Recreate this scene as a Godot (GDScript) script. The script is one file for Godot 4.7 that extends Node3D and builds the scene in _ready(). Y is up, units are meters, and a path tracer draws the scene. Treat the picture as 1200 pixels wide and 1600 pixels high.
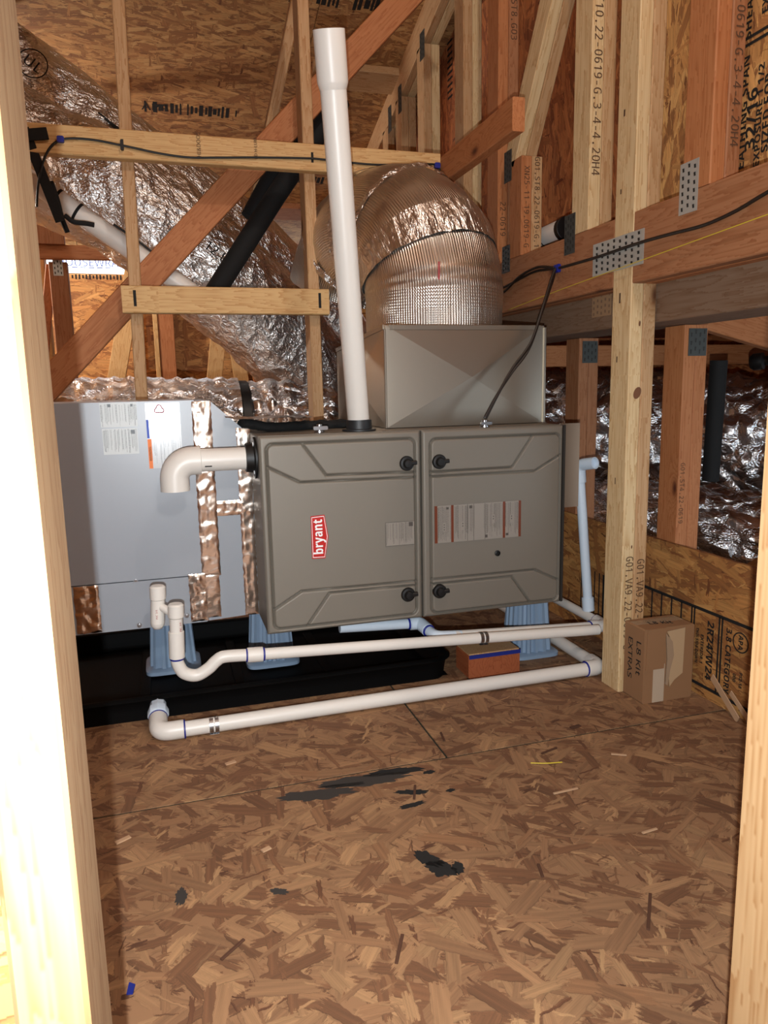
extends Node3D

# ---------------------------------------------------------------- camera, light, exposure (tune here)
const CAM_YAW := 16.48
const CAM_PITCH := 9.624
const CAM_ROLL := -1.217
const EYE := Vector3(0, 0.87, 0)
const FLASH := 3.2
const BULB := 0.9
const FAR_BULB := 2.0
const HALL := 1.3
const EXPOSURE := 1.0

var M := {}
var rng := RandomNumberGenerator.new()
var noise := FastNoiseLite.new()
var sans: SystemFont
var mono: SystemFont
var bold: SystemFont
var taken := {}

# ---------------------------------------------------------------- mesh collector
class Mb:
	var v := PackedVector3Array()
	var n := PackedVector3Array()
	var t := PackedVector2Array()
	func tri(a: Vector3, b: Vector3, c: Vector3, na: Vector3, nb: Vector3, nc: Vector3, ua := Vector2.ZERO, ub := Vector2.ZERO, uc := Vector2.ZERO) -> void:
		if (b - a).cross(c - a).dot(na + nb + nc) > 0.0:
			v.append(a); v.append(c); v.append(b)
			n.append(na); n.append(nc); n.append(nb)
			t.append(ua); t.append(uc); t.append(ub)
		else:
			v.append(a); v.append(b); v.append(c)
			n.append(na); n.append(nb); n.append(nc)
			t.append(ua); t.append(ub); t.append(uc)
	func quad(a: Vector3, b: Vector3, c: Vector3, d: Vector3, nn: Vector3, ua := Vector2(0, 0), ub := Vector2(1, 0), uc := Vector2(1, 1), ud := Vector2(0, 1)) -> void:
		tri(a, b, c, nn, nn, nn, ua, ub, uc)
		tri(a, c, d, nn, nn, nn, ua, uc, ud)
	func mesh() -> ArrayMesh:
		var arr := []
		arr.resize(Mesh.ARRAY_MAX)
		arr[Mesh.ARRAY_VERTEX] = v
		arr[Mesh.ARRAY_NORMAL] = n
		arr[Mesh.ARRAY_TEX_UV] = t
		var am := ArrayMesh.new()
		am.add_surface_from_arrays(Mesh.PRIMITIVE_TRIANGLES, arr)
		return am

# ---------------------------------------------------------------- scene bookkeeping
func numbered(s: String) -> String:
	if not taken.has(s):
		taken[s] = 0
		return s
	taken[s] += 1
	return "%s_%03d" % [s, taken[s]]

func tag(o: Node3D, label: String, cat: String, group := "") -> Node3D:
	o.set_meta("label", label)
	o.set_meta("category", cat)
	if group != "":
		o.set_meta("group", group)
	return o

func thing(called: String, label: String, cat: String, at := Vector3.ZERO, group := "") -> Node3D:
	var o := Node3D.new()
	o.name = numbered(called)
	add_child(o, true)
	o.position = at
	return tag(o, label, cat, group)

func setting(called: String) -> Node3D:
	var o := Node3D.new()
	o.name = called
	add_child(o, true)
	o.set_meta("kind", "structure")
	return o

# geometry is given in world metres; the node keeps its parent's origin
func obj(called: String, mb, m: Material, parent: Node3D = self) -> MeshInstance3D:
	var o := MeshInstance3D.new()
	o.name = numbered(called) if parent == self else called
	o.mesh = mb.mesh() if mb is Mb else mb
	o.material_override = m
	parent.add_child(o, true)
	var p := parent
	var off := Vector3.ZERO
	while p != self:
		off += p.position
		p = p.get_parent()
	o.position = -off
	return o

# ---------------------------------------------------------------- shapes
func basis_of(d: Vector3, hint: Vector3) -> Array:
	var up := (hint - d * hint.dot(d)).normalized()
	return [d.cross(up), up]

# chamfered board from a to b; h is measured along hint, w across it
func board_into(mb: Mb, a: Vector3, b: Vector3, w: float, h: float, hint := Vector3.UP, c := 0.0028, us := 2.6, vs := 0.42) -> void:
	var d := (b - a).normalized()
	var L := a.distance_to(b)
	var q := basis_of(d, hint)
	var s: Vector3 = q[0]
	var u: Vector3 = q[1]
	var x := w / 2
	var y := h / 2
	c = minf(c, minf(x, y) * 0.45)
	var p := [Vector2(-x + c, -y), Vector2(x - c, -y), Vector2(x, -y + c), Vector2(x, y - c), Vector2(x - c, y), Vector2(-x + c, y), Vector2(-x, y - c), Vector2(-x, -y + c)]
	var ou := rng.randf() * 3.0
	var ov := rng.randf() * 3.0
	var run := 0.0
	for i in 8:
		var p0: Vector2 = p[i]
		var p1: Vector2 = p[(i + 1) % 8]
		var e := p1 - p0
		var nn := (s * e.y - u * e.x).normalized()
		var A := a + s * p0.x + u * p0.y
		var B := a + s * p1.x + u * p1.y
		var u0 := ou + run * us
		run += e.length()
		var u1 := ou + run * us
		mb.quad(A, B, B + d * L, A + d * L, nn, Vector2(u0, ov), Vector2(u1, ov), Vector2(u1, ov + L * vs), Vector2(u0, ov + L * vs))
	for k in 2:
		var o := a if k == 0 else b
		var nn := -d if k == 0 else d
		for i in range(1, 7):
			var p0: Vector2 = p[0]
			var p1: Vector2 = p[i]
			var p2: Vector2 = p[i + 1]
			mb.tri(o + s * p0.x + u * p0.y, o + s * p1.x + u * p1.y, o + s * p2.x + u * p2.y, nn, nn, nn, Vector2(ou, ov) + p0 * 2.6, Vector2(ou, ov) + p1 * 2.6, Vector2(ou, ov) + p2 * 2.6)

func lumber(called: String, label: String, cat: String, a: Vector3, b: Vector3, w: float, h: float, hint: Vector3, m: Material, group := "") -> MeshInstance3D:
	var mb := Mb.new()
	board_into(mb, a, b, w, h, hint)
	for i in mb.v.size():
		mb.v[i] -= a
	var o := obj(called, mb, m)
	o.position = a
	tag(o, label, cat, group)
	return o

func box_into(mb: Mb, lo: Vector3, hi: Vector3, c := 0.002) -> void:
	board_into(mb, Vector3((lo.x + hi.x) / 2, (lo.y + hi.y) / 2, lo.z), Vector3((lo.x + hi.x) / 2, (lo.y + hi.y) / 2, hi.z), hi.x - lo.x, hi.y - lo.y, Vector3.UP, c)

func box(called: String, lo: Vector3, hi: Vector3, m: Material, parent: Node3D, c := 0.002) -> MeshInstance3D:
	var mb := Mb.new()
	box_into(mb, lo, hi, c)
	return obj(called, mb, m, parent)

# rows of points -> surface with normals smoothed up to about 45 degrees
func grid(mb: Mb, rows: Array, closed: bool, outward: Variant = null, us := 1.0, vs := 1.0, cut := 0.72) -> void:
	var R := rows.size() - 1
	var first: PackedVector3Array = rows[0]
	var m := first.size()
	var C := m if closed else m - 1
	var fn := PackedVector3Array()
	fn.resize(R * C)
	var score := 0.0
	for i in R:
		var r0: PackedVector3Array = rows[i]
		var r1: PackedVector3Array = rows[i + 1]
		var mid := Vector3.ZERO
		if outward == null:
			for j in range(0, m, maxi(1, m / 8)):
				mid += r0[j] + r1[j]
			mid /= 2.0 * ceilf(float(m) / maxi(1, m / 8))
		for j in C:
			var k := (j + 1) % m
			var f := (r1[k] - r0[j]).cross(r1[j] - r0[k])
			fn[i * C + j] = f.normalized()
			if outward == null:
				score += f.dot((r0[j] + r1[k]) * 0.5 - mid)
			else:
				score += f.dot(outward)
	var sg := 1.0 if score >= 0.0 else -1.0
	var vv := PackedFloat32Array()
	var acc := 0.0
	for i in R + 1:
		if i > 0:
			acc += (rows[i][0] as Vector3).distance_to(rows[i - 1][0])
		vv.append(acc * vs)
	var nrm := [Vector3.ZERO, Vector3.ZERO, Vector3.ZERO, Vector3.ZERO]
	for i in R:
		var r0: PackedVector3Array = rows[i]
		var r1: PackedVector3Array = rows[i + 1]
		for j in C:
			var k := (j + 1) % m
			var f := fn[i * C + j]
			if f == Vector3.ZERO:
				continue
			for q in 4:
				var ci := i + (1 if q >= 2 else 0)
				var cj := j + (1 if q == 1 or q == 2 else 0)
				var s := Vector3.ZERO
				for di in 2:
					var fi := ci - di
					if fi < 0 or fi >= R:
						continue
					for dj in 2:
						var fj := cj - dj
						if closed:
							fj = (fj + C) % C
						elif fj < 0 or fj >= C:
							continue
						var g := fn[fi * C + fj]
						if g.dot(f) > cut:
							s += g
				nrm[q] = s.normalized() * sg
			var u0 := float(j) / C * us
			var u1 := float(j + 1) / C * us
			mb.tri(r0[j], r0[k], r1[k], nrm[0], nrm[1], nrm[2], Vector2(u0, vv[i]), Vector2(u1, vv[i]), Vector2(u1, vv[i + 1]))
			mb.tri(r0[j], r1[k], r1[j], nrm[0], nrm[2], nrm[3], Vector2(u0, vv[i]), Vector2(u1, vv[i + 1]), Vector2(u0, vv[i + 1]))

# polyline with rounded corners
func fillet(pts: Array, r: float, n := 8) -> Array:
	var out := [pts[0]]
	for i in range(1, pts.size() - 1):
		var p: Vector3 = pts[i]
		var a: Vector3 = (pts[i - 1] - p).normalized()
		var b: Vector3 = (pts[i + 1] - p).normalized()
		var ang := acos(clampf(a.dot(b), -1, 1))
		var tl := r / tan(ang / 2)
		tl = minf(tl, minf(p.distance_to(pts[i - 1]), p.distance_to(pts[i + 1])) * 0.49)
		var p0 := p + a * tl
		var p1 := p + b * tl
		for k in n + 1:
			var t := float(k) / n
			var w := p0.lerp(p, t).lerp(p.lerp(p1, t), t)
			out.append(w)
	out.append(pts[-1])
	return out

func smooth_path(pts: Array, n := 10) -> Array:
	var c := Curve3D.new()
	for i in pts.size():
		var p: Vector3 = pts[i]
		var tn := Vector3.ZERO
		if i > 0 and i < pts.size() - 1:
			tn = (pts[i + 1] - pts[i - 1]) / 6.0
		c.add_point(p, -tn, tn)
	var out := []
	var L := c.get_baked_length()
	var total := n * (pts.size() - 1)
	for i in total + 1:
		out.append(c.sample_baked(L * i / total, true))
	return out

func rings(pts: Array, rad: Callable, sides: int) -> Array:
	var rows := []
	var up := Vector3.ZERO
	var run := 0.0
	for i in pts.size():
		var d: Vector3
		if i == 0:
			d = (pts[1] - pts[0]).normalized()
		elif i == pts.size() - 1:
			d = (pts[i] - pts[i - 1]).normalized()
		else:
			d = ((pts[i] - pts[i - 1]).normalized() + (pts[i + 1] - pts[i]).normalized()).normalized()
		if i > 0:
			run += (pts[i] as Vector3).distance_to(pts[i - 1])
		if up == Vector3.ZERO:
			up = Vector3.UP if absf(d.y) < 0.8 else Vector3.FORWARD
		up = (up - d * up.dot(d)).normalized()
		var s := d.cross(up)
		var row := PackedVector3Array()
		for j in sides:
			var a := TAU * j / sides
			row.append(pts[i] + (up * cos(a) + s * sin(a)) * float(rad.call(run, a, pts[i])))
		rows.append(row)
	return rows

func shrink(row: PackedVector3Array, k: float, shift := Vector3.ZERO) -> PackedVector3Array:
	var mid := Vector3.ZERO
	for p in row:
		mid += p
	mid /= row.size()
	var out := PackedVector3Array()
	for p in row:
		out.append(mid + (p - mid) * k + shift)
	return out

# round pipe; open ends get a wall and a dark bore, others a flat cap
func tube_into(mb: Mb, pts: Array, r: float, sides := 20, open_start := false, open_end := false, us := 1.0) -> void:
	var rows := rings(pts, func(_a, _b, _c): return r, sides)
	var d0: Vector3 = (pts[1] - pts[0]).normalized()
	var d1: Vector3 = (pts[-1] - pts[-2]).normalized()
	var head := []
	var tail := []
	if open_start:
		head = [shrink(rows[0], 0.01, d0 * r * 0.8), shrink(rows[0], 0.86, d0 * r * 0.8), shrink(rows[0], 0.86)]
	else:
		head = [shrink(rows[0], 0.01), shrink(rows[0], 0.96), shrink(rows[0], 1.0, d0 * r * 0.04)]
	if open_end:
		tail = [shrink(rows[-1], 0.86), shrink(rows[-1], 0.86, -d1 * r * 0.8), shrink(rows[-1], 0.01, -d1 * r * 0.8)]
	else:
		tail = [shrink(rows[-1], 1.0, -d1 * r * 0.04), shrink(rows[-1], 0.96), shrink(rows[-1], 0.01)]
	if not open_start:
		rows.remove_at(0)
	if not open_end:
		rows.remove_at(rows.size() - 1)
	grid(mb, head + rows + tail, true, null, us, 1.0)

func tube(called: String, pts: Array, r: float, m: Material, parent: Node3D, sides := 20, os := false, oe := false) -> MeshInstance3D:
	var mb := Mb.new()
	tube_into(mb, pts, r, sides, os, oe)
	return obj(called, mb, m, parent)

# turned shape: profile of (radius, distance along axis)
func lathe_into(mb: Mb, at: Vector3, axis: Vector3, profile: Array, sides := 28) -> void:
	axis = axis.normalized()
	var hint := Vector3.UP if absf(axis.y) < 0.8 else Vector3.FORWARD
	var q := basis_of(axis, hint)
	var rows := []
	for p in profile:
		var row := PackedVector3Array()
		for j in sides:
			var a := TAU * j / sides
			row.append(at + axis * p.y + ((q[0] as Vector3) * cos(a) + (q[1] as Vector3) * sin(a)) * maxf(p.x, 0.00002))
		rows.append(row)
	grid(mb, rows, true)

func lathe(called: String, at: Vector3, axis: Vector3, profile: Array, m: Material, parent: Node3D, sides := 28) -> MeshInstance3D:
	var mb := Mb.new()
	lathe_into(mb, at, axis, profile, sides)
	return obj(called, mb, m, parent)

# collar around a pipe
func sleeve(called: String, a: Vector3, b: Vector3, r: float, m: Material, parent: Node3D, lip := 0.0) -> MeshInstance3D:
	var L := a.distance_to(b)
	var prof := [Vector2(0, 0), Vector2(r * 0.95, 0), Vector2(r, r * 0.05), Vector2(r, L - r * 0.05), Vector2(r * 0.95, L), Vector2(0, L)]
	if lip > 0.0:
		prof = [Vector2(0, 0), Vector2(r - lip, 0), Vector2(r, lip), Vector2(r, L - lip), Vector2(r - lip, L), Vector2(0, L)]
	return lathe(called, a, b - a, prof, m, parent)

# thin printed or plain slab: centre, reading direction, up direction
func slab(called: String, c: Vector3, xd: Vector3, yd: Vector3, w: float, h: float, th: float, m: Material, parent: Node3D) -> MeshInstance3D:
	var mb := Mb.new()
	var x := xd.normalized() * w / 2
	var y := yd.normalized() * h / 2
	var z := xd.cross(yd).normalized()
	var f := c + z * th
	mb.quad(f - x - y, f + x - y, f + x + y, f - x + y, z, Vector2(0, 1), Vector2(1, 1), Vector2(1, 0), Vector2(0, 0))
	mb.quad(c - x - y, c + x - y, f + x - y, f - x - y, -y.normalized(), Vector2(0, 1), Vector2(1, 1), Vector2(1, 1), Vector2(0, 1))
	mb.quad(c - x + y, c + x + y, f + x + y, f - x + y, y.normalized(), Vector2(0, 0), Vector2(1, 0), Vector2(1, 0), Vector2(0, 0))
	mb.quad(c - x - y, c - x + y, f - x + y, f - x - y, -x.normalized(), Vector2(0, 1), Vector2(0, 0), Vector2(0, 0), Vector2(0, 1))
	mb.quad(c + x - y, c + x + y, f + x + y, f + x - y, x.normalized(), Vector2(1, 1), Vector2(1, 0), Vector2(1, 0), Vector2(1, 1))
	return obj(called, mb, m, parent)

func poly_slab(called: String, pts: Array, nrm: Vector3, th: float, m: Material, parent: Node3D) -> MeshInstance3D:
	var mb := Mb.new()
	var c := Vector3.ZERO
	for p in pts:
		c += p
	c /= pts.size()
	for i in pts.size():
		var a: Vector3 = pts[i]
		var b: Vector3 = pts[(i + 1) % pts.size()]
		mb.tri(c + nrm * th, a + nrm * th, b + nrm * th, nrm, nrm, nrm)
		var e := (b - a).cross(nrm).normalized()
		if e.dot(a - c) < 0:
			e = -e
		mb.quad(a, b, b + nrm * th, a + nrm * th, e)
	return obj(called, mb, m, parent)

func lettering(called: String, s: String, c: Vector3, xd: Vector3, yd: Vector3, cap: float, m: Material, parent: Node3D, font: Font = null, stretch := 1.0) -> MeshInstance3D:
	var tm := TextMesh.new()
	tm.text = s
	tm.font = font if font else sans
	tm.font_size = 48
	tm.pixel_size = cap / 34.0
	tm.depth = 0.0006
	tm.curve_step = 3.0
	var o := obj(called, tm, m, parent)
	o.basis = Basis(xd.normalized() * stretch, yd.normalized(), xd.cross(yd).normalized())
	o.position += c + xd.cross(yd).normalized() * 0.0002
	return o

# toothed truss plate: c on the wood face
func nail_plate(parent: Node3D, c: Vector3, xd: Vector3, yd: Vector3, w: float, h: float, cols: int, rws: int, m: Material) -> void:
	var z := xd.cross(yd).normalized()
	var o := slab("nail_plate", c + z * 0.0003, xd, yd, w, h, 0.0014, m, parent)
	var mb := Mb.new()
	for i in cols:
		for j in rws:
			var p := c + z * 0.0017 + xd * ((i + 0.5) / cols - 0.5) * w * 0.94 + yd * ((j + 0.5 + (0.22 if i % 2 else -0.12)) / rws - 0.5) * h * 0.92
			var sw := w / cols * 0.15
			var sh := h / rws * 0.22
			mb.quad(p - xd * sw - yd * sh, p + xd * sw - yd * sh, p + xd * sw + yd * sh + z * 0.0012, p - xd * sw + yd * sh + z * 0.0012, (z - yd * 0.2).normalized())
			mb.quad(p - xd * sw + yd * sh, p + xd * sw + yd * sh, p + xd * sw + yd * sh + z * 0.0012, p - xd * sw + yd * sh + z * 0.0012, yd)
	var t := obj("punched_slots", mb, M.slot, o if parent == self or parent.get_parent() == self else parent)
	t.set_meta("kind", "stuff")

# ---------------------------------------------------------------- textures and materials
func mat(col: Color, rough := 0.6, metal := 0.0, tex: Texture2D = null, bump: Texture2D = null, bs := 0.05) -> StandardMaterial3D:
	var m := StandardMaterial3D.new()
	m.albedo_color = col
	m.roughness = rough
	m.metallic = metal
	if tex:
		m.albedo_texture = tex
	if bump:
		m.heightmap_enabled = true
		m.heightmap_texture = bump
		m.heightmap_scale = bs
	return m

func scaled(m: StandardMaterial3D, s: float) -> StandardMaterial3D:
	m.uv1_scale = Vector3(s, s, 1)
	return m

func osb_image(size: int, count: int, pal: Array, spread: float, lenk: float) -> ImageTexture:
	var im := Image.create_empty(size, size, false, Image.FORMAT_RGBA8)
	im.fill(pal[0])
	var stamps := []
	for k in 150:
		var L := rng.randf_range(50, 135) * lenk
		var W := rng.randf_range(9, 36)
		var kind := rng.randf()
		if kind < 0.58:
			L *= rng.randf_range(0.25, 0.6)
			W *= rng.randf_range(0.12, 0.4)
		elif kind < 0.68:
			W *= 1.5
		W = maxf(W, 3.0)
		var a := rng.randf_range(-spread, spread) * (1.0 if rng.randf() < 0.6 else 0.45) + (PI / 2 if rng.randf() < 0.16 else 0.0)
		var ca := cos(a)
		var sa := sin(a)
		var bw := int(absf(L * ca) + absf(W * sa)) + 3
		var bh := int(absf(L * sa) + absf(W * ca)) + 3
		var st := Image.create_empty(bw, bh, false, Image.FORMAT_RGBA8)
		var base: Color = pal[rng.randi() % pal.size()]
		if kind >= 0.58 or rng.randf() < 0.4:
			base = base.lerp(pal[0], 0.4)
		base = base * rng.randf_range(0.93, 1.06)
		var lanes := PackedFloat32Array()
		for i in int(W) + 5:
			lanes.append(rng.randf_range(0.93, 1.04))
		var skew0 := rng.randf_range(-1.1, 1.1)
		var skew1 := rng.randf_range(-1.1, 1.1)
		var taper := rng.randf_range(0.0, 0.45)
		for y in bh:
			for x in bw:
				var dx := x - bw * 0.5
				var dy := y - bh * 0.5
				var p := dx * ca + dy * sa
				var q := -dx * sa + dy * ca
				var wob := sin(p * 0.11 + k) * 1.6 + sin(p * 0.31 + k * 2.0) * 1.0
				var half := W * 0.5 * (1.0 - taper * (p / L + 0.5))
				var rag := sin(q * 0.7 + k) * 5.0 + sin(q * 1.9 + k * 3.0) * 4.0
				if absf(q + wob * 0.6) > half or p < -L * 0.5 + q * skew0 + rag or p > L * 0.5 + q * skew1 - rag:
					continue
				var f := lanes[int(q + W * 0.5 + 2.0)] * (1.0 + 0.03 * sin(p * 0.05 + q * 0.4))
				if q + wob * 0.6 > half - 1.2:
					f *= 0.84
				st.set_pixel(x, y, Color(base.r * f, base.g * f, base.b * f, 1.0))
		stamps.append(st)
	for i in count:
		var st: Image = stamps[rng.randi() % stamps.size()]
		var r := Rect2i(0, 0, st.get_width(), st.get_height())
		var x := rng.randi() % size
		var y := rng.randi() % size
		im.blend_rect(st, r, Vector2i(x, y))
		var ox := x + r.size.x > size
		var oy := y + r.size.y > size
		if ox:
			im.blend_rect(st, r, Vector2i(x - size, y))
		if oy:
			im.blend_rect(st, r, Vector2i(x, y - size))
		if ox and oy:
			im.blend_rect(st, r, Vector2i(x - size, y - size))
	im.convert(Image.FORMAT_RGB8)
	return ImageTexture.create_from_image(im)

func wood_image(sd: int, freq: float, knots: int) -> ImageTexture:
	var w := 192
	var h := 768
	var nz := FastNoiseLite.new()
	nz.seed = sd
	nz.frequency = 0.011
	var fine := FastNoiseLite.new()
	fine.seed = sd + 9
	fine.frequency = 0.09
	var kn := []
	var r := RandomNumberGenerator.new()
	r.seed = sd
	for k in knots:
		kn.append(Vector3(r.randf_range(0, w), r.randf_range(0, h), r.randf_range(4, 8)))
	var im := Image.create_empty(w, h, false, Image.FORMAT_RGB8)
	for y in h:
		for x in w:
			var tx := float(x)
			# fold the pattern so that it tiles across
			var wx := absf(tx - w * 0.5)
			var ph := wx * freq + nz.get_noise_2d(wx * 1.4, y * 0.16) * 7.0
			var dark := 0.0
			for q in kn:
				var dx: float = tx - q.x
				var dy: float = (y - q.y) * 0.7
				var d2 := dx * dx + dy * dy
				var rr: float = q.z
				if d2 < rr * rr * 36.0:
					var g := exp(-d2 / (rr * rr * 4.0))
					ph += g * 5.0
					dark = maxf(dark, exp(-d2 / (rr * rr * 0.55)))
			var s := ph - floorf(ph)
			var g1 := pow(s, 3.0) * 0.75
			var f := fine.get_noise_2d(wx * 6.0, y * 0.12) * 0.11
			var g2 := clampf(g1 * 0.55 + f + 0.10, 0.0, 1.0)
			var c := Color(1, 1, 1).lerp(Color(0.72, 0.56, 0.38), g2)
			c = c.lerp(Color(0.34, 0.20, 0.11), dark * 0.85)
			im.set_pixel(x, y, c)
	im.resize(384, 1536, Image.INTERPOLATE_CUBIC)
	return ImageTexture.create_from_image(im)

func noise_tex(kind: int, size: int, freq: float, octaves: int, sd: int) -> ImageTexture:
	var nz := FastNoiseLite.new()
	nz.seed = sd
	nz.frequency = freq
	if kind == 0:
		nz.noise_type = FastNoiseLite.TYPE_SIMPLEX_SMOOTH
	elif kind == 1:
		nz.noise_type = FastNoiseLite.TYPE_SIMPLEX
		nz.fractal_type = FastNoiseLite.FRACTAL_RIDGED
	else:
		nz.noise_type = FastNoiseLite.TYPE_CELLULAR
		nz.cellular_return_type = FastNoiseLite.RETURN_DISTANCE2_SUB if kind == 2 else FastNoiseLite.RETURN_CELL_VALUE
	if kind != 1:
		nz.fractal_type = FastNoiseLite.FRACTAL_FBM if octaves > 1 else FastNoiseLite.FRACTAL_NONE
	nz.fractal_octaves = octaves
	if kind == 1 or kind == 2:
		nz.domain_warp_enabled = true
		nz.domain_warp_amplitude = 40.0
		nz.domain_warp_frequency = 0.012
	var im := nz.get_seamless_image(size, size)
	im.convert(Image.FORMAT_RGB8)
	return ImageTexture.create_from_image(im)

# a printed sheet: rows of tiny marks in columns, as fine print looks from two metres
func print_tex(w: int, h: int, paper: Color, ink: Color, cols: int, sd: int, bands: Array) -> ImageTexture:
	var im := Image.create_empty(w, h, false, Image.FORMAT_RGB8)
	im.fill(paper)
	var r := RandomNumberGenerator.new()
	r.seed = sd
	var cw := w / cols
	for c in cols:
		var x := c * cw + 5
		while x < (c + 1) * cw - 5:
			var y := 6 + r.randi() % 12
			var stop := h - 6 - r.randi() % (h / 3)
			var bold := r.randf() < 0.3
			while y < stop:
				var l := 3 + r.randi() % 12
				im.fill_rect(Rect2i(x, y, 3 if bold else 2, mini(l, stop - y)), ink if bold else ink.lerp(paper, 0.35))
				y += l + 3
			x += 6 if bold else 5
			if r.randf() < 0.14:
				x += 11
	for b in bands:
		im.fill_rect(b[0], b[1])
	return ImageTexture.create_from_image(im)

func make_materials() -> void:
	var osb := osb_image(2048, 10500, [Color(0.75, 0.63, 0.51), Color(0.84, 0.72, 0.58), Color(0.68, 0.54, 0.42), Color(0.56, 0.41, 0.31), Color(0.88, 0.77, 0.62), Color(0.50, 0.36, 0.27), Color(0.74, 0.61, 0.49), Color(0.80, 0.68, 0.55)], 1.5, 1.0)
	var osb2 := osb_image(1536, 5600, [Color(0.84, 0.70, 0.52), Color(0.90, 0.77, 0.58), Color(0.76, 0.59, 0.42), Color(0.62, 0.45, 0.32), Color(0.95, 0.85, 0.67), Color(0.54, 0.38, 0.27), Color(0.82, 0.67, 0.49)], 0.6, 1.15)
	var w1 := wood_image(11, 0.085, 3)
	var w2 := wood_image(23, 0.16, 1)
	var w3 := wood_image(37, 0.05, 5)
	M.floor = mat(Color(0.73, 0.645, 0.565), 0.75, 0, osb, osb, 0.03)
	M.osb_roof = mat(Color(0.80, 0.71, 0.60), 0.7, 0, osb2, osb2, 0.05)
	M.osb_red = mat(Color(0.84, 0.61, 0.47), 0.7, 0, osb2, osb2, 0.05)
	M.osb_wall = mat(Color(0.90, 0.78, 0.62), 0.7, 0, osb2, osb2, 0.05)
	M.osb_knee = mat(Color(0.78, 0.66, 0.50), 0.7, 0, osb2, osb2, 0.05)
	M.green = mat(Color(0.07, 0.10, 0.06), 0.9)
	M.pale = mat(Color(0.84, 0.74, 0.57), 0.68, 0, w2, w2, 0.03)
	M.yellow = mat(Color(0.83, 0.69, 0.48), 0.68, 0, w1, w1, 0.03)
	M.tan = mat(Color(0.74, 0.60, 0.44), 0.7, 0, w3, w3, 0.03)
	M.red = mat(Color(0.70, 0.46, 0.285), 0.7, 0, w1, w1, 0.03)
	M.red2 = mat(Color(0.63, 0.43, 0.29), 0.7, 0, w3, w3, 0.03)
	M.weathered = mat(Color(0.50, 0.40, 0.32), 0.8, 0, w2, w2, 0.03)
	M.stud = mat(Color(0.585, 0.465, 0.325), 0.7, 0, w3, w3, 0.02)
	M.wood_block = mat(Color(0.62, 0.34, 0.20), 0.6, 0, w3, w3, 0.03)
	M.drywall = mat(Color(0.86, 0.85, 0.83), 0.9)
	M.pvc = mat(Color(0.85, 0.83, 0.80), 0.38)
	M.pvc_blue = mat(Color(0.80, 0.85, 0.90), 0.35)
	M.primer = mat(Color(0.07, 0.12, 0.50), 0.45)
	M.black = mat(Color(0.02, 0.02, 0.022), 0.5)
	M.pan = mat(Color(0.014, 0.014, 0.015), 0.7)
	M.pan.metallic_specular = 0.25
	M.foam = mat(Color(0.015, 0.015, 0.016), 0.85)
	M.paint = mat(Color(0.465, 0.44, 0.40), 0.5, 0.2, null, noise_tex(0, 256, 0.09, 2, 5), 0.004)
	M.coil = mat(Color(0.58, 0.60, 0.63), 0.34, 0.0)
	M.galv = mat(Color(0.66, 0.63, 0.58), 0.40, 1.0, null, noise_tex(0, 256, 0.03, 3, 6), 0.006)
	M.plate = mat(Color(0.74, 0.75, 0.73), 0.48, 0.6)
	M.plate_dark = mat(Color(0.30, 0.31, 0.30), 0.5, 0.7)
	M.slot = mat(Color(0.16, 0.15, 0.14), 0.6, 0.3)
	var cr1 := noise_tex(1, 1024, 0.006, 4, 3)
	var cr2 := noise_tex(2, 1024, 0.011, 1, 4)
	M.foil = scaled(mat(Color(0.90, 0.89, 0.88), 0.33, 1.0, null, cr1, 1.5), 0.9)
	M.foil_crumpled = scaled(mat(Color(0.91, 0.90, 0.90), 0.26, 1.0, null, cr2, 2.6), 0.9)
	M.foil_tape = mat(Color(0.90, 0.84, 0.79), 0.19, 1.0)
	var quilt := Image.create_empty(256, 256, false, Image.FORMAT_RGB8)
	for y in 256:
		for x in 256:
			var cell := sin((x + (8 if (y / 16) % 2 else 0)) * TAU / 16.0) * sin(y * TAU / 32.0)
			var row := 0.45 + 0.42 * cell + (0.14 if x % 64 < 3 else 0.0)
			quilt.set_pixel(x, y, Color(row, row, row))
	M.bubble = mat(Color(0.84, 0.825, 0.80), 0.34, 1.0, null, ImageTexture.create_from_image(quilt), 0.22)
	M.bubble.uv1_scale = Vector3(11, 9, 1)
	M.paper = mat(Color(0.93, 0.94, 0.93), 0.5)
	M.cardboard = mat(Color(0.55, 0.40, 0.27), 0.8, 0, noise_tex(0, 256, 0.02, 3, 12))
	M.cardboard.albedo_texture = null
	M.cardboard_torn = mat(Color(0.70, 0.58, 0.44), 0.85, 0, null, cr2, 0.6)
	M.clear_tape = mat(Color(0.62, 0.52, 0.42), 0.18, 0.0, null, cr1, 0.1)
	M.riser = mat(Color(0.52, 0.60, 0.69), 0.42)
	M.ink = mat(Color(0.05, 0.045, 0.04), 0.8)
	M.ink_soft = mat(Color(0.33, 0.22, 0.14), 0.8)
	M.red_badge = mat(Color(0.70, 0.06, 0.04), 0.4)
	M.white = mat(Color(0.92, 0.92, 0.92), 0.45)
	M.orange = mat(Color(0.90, 0.45, 0.05), 0.5)
	M.blue = mat(Color(0.08, 0.25, 0.70), 0.5)
	M.blue_tape = mat(Color(0.05, 0.12, 0.45), 0.6)
	M.cable = mat(Color(0.03, 0.026, 0.022), 0.5)
	M.cable_brown = mat(Color(0.11, 0.07, 0.045), 0.5)
	M.string = mat(Color(0.80, 0.70, 0.20), 0.6)
	M.chip = mat(Color(0.70, 0.56, 0.43), 0.8)
	M.chip_dark = mat(Color(0.30, 0.18, 0.11), 0.8)
	M.stain = mat(Color(0.085, 0.085, 0.085), 0.65)
	M.stain_soft = mat(Color(0.20, 0.18, 0.165), 0.7)
	M.brass = mat(Color(0.65, 0.65, 0.66), 0.3, 1.0)

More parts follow.
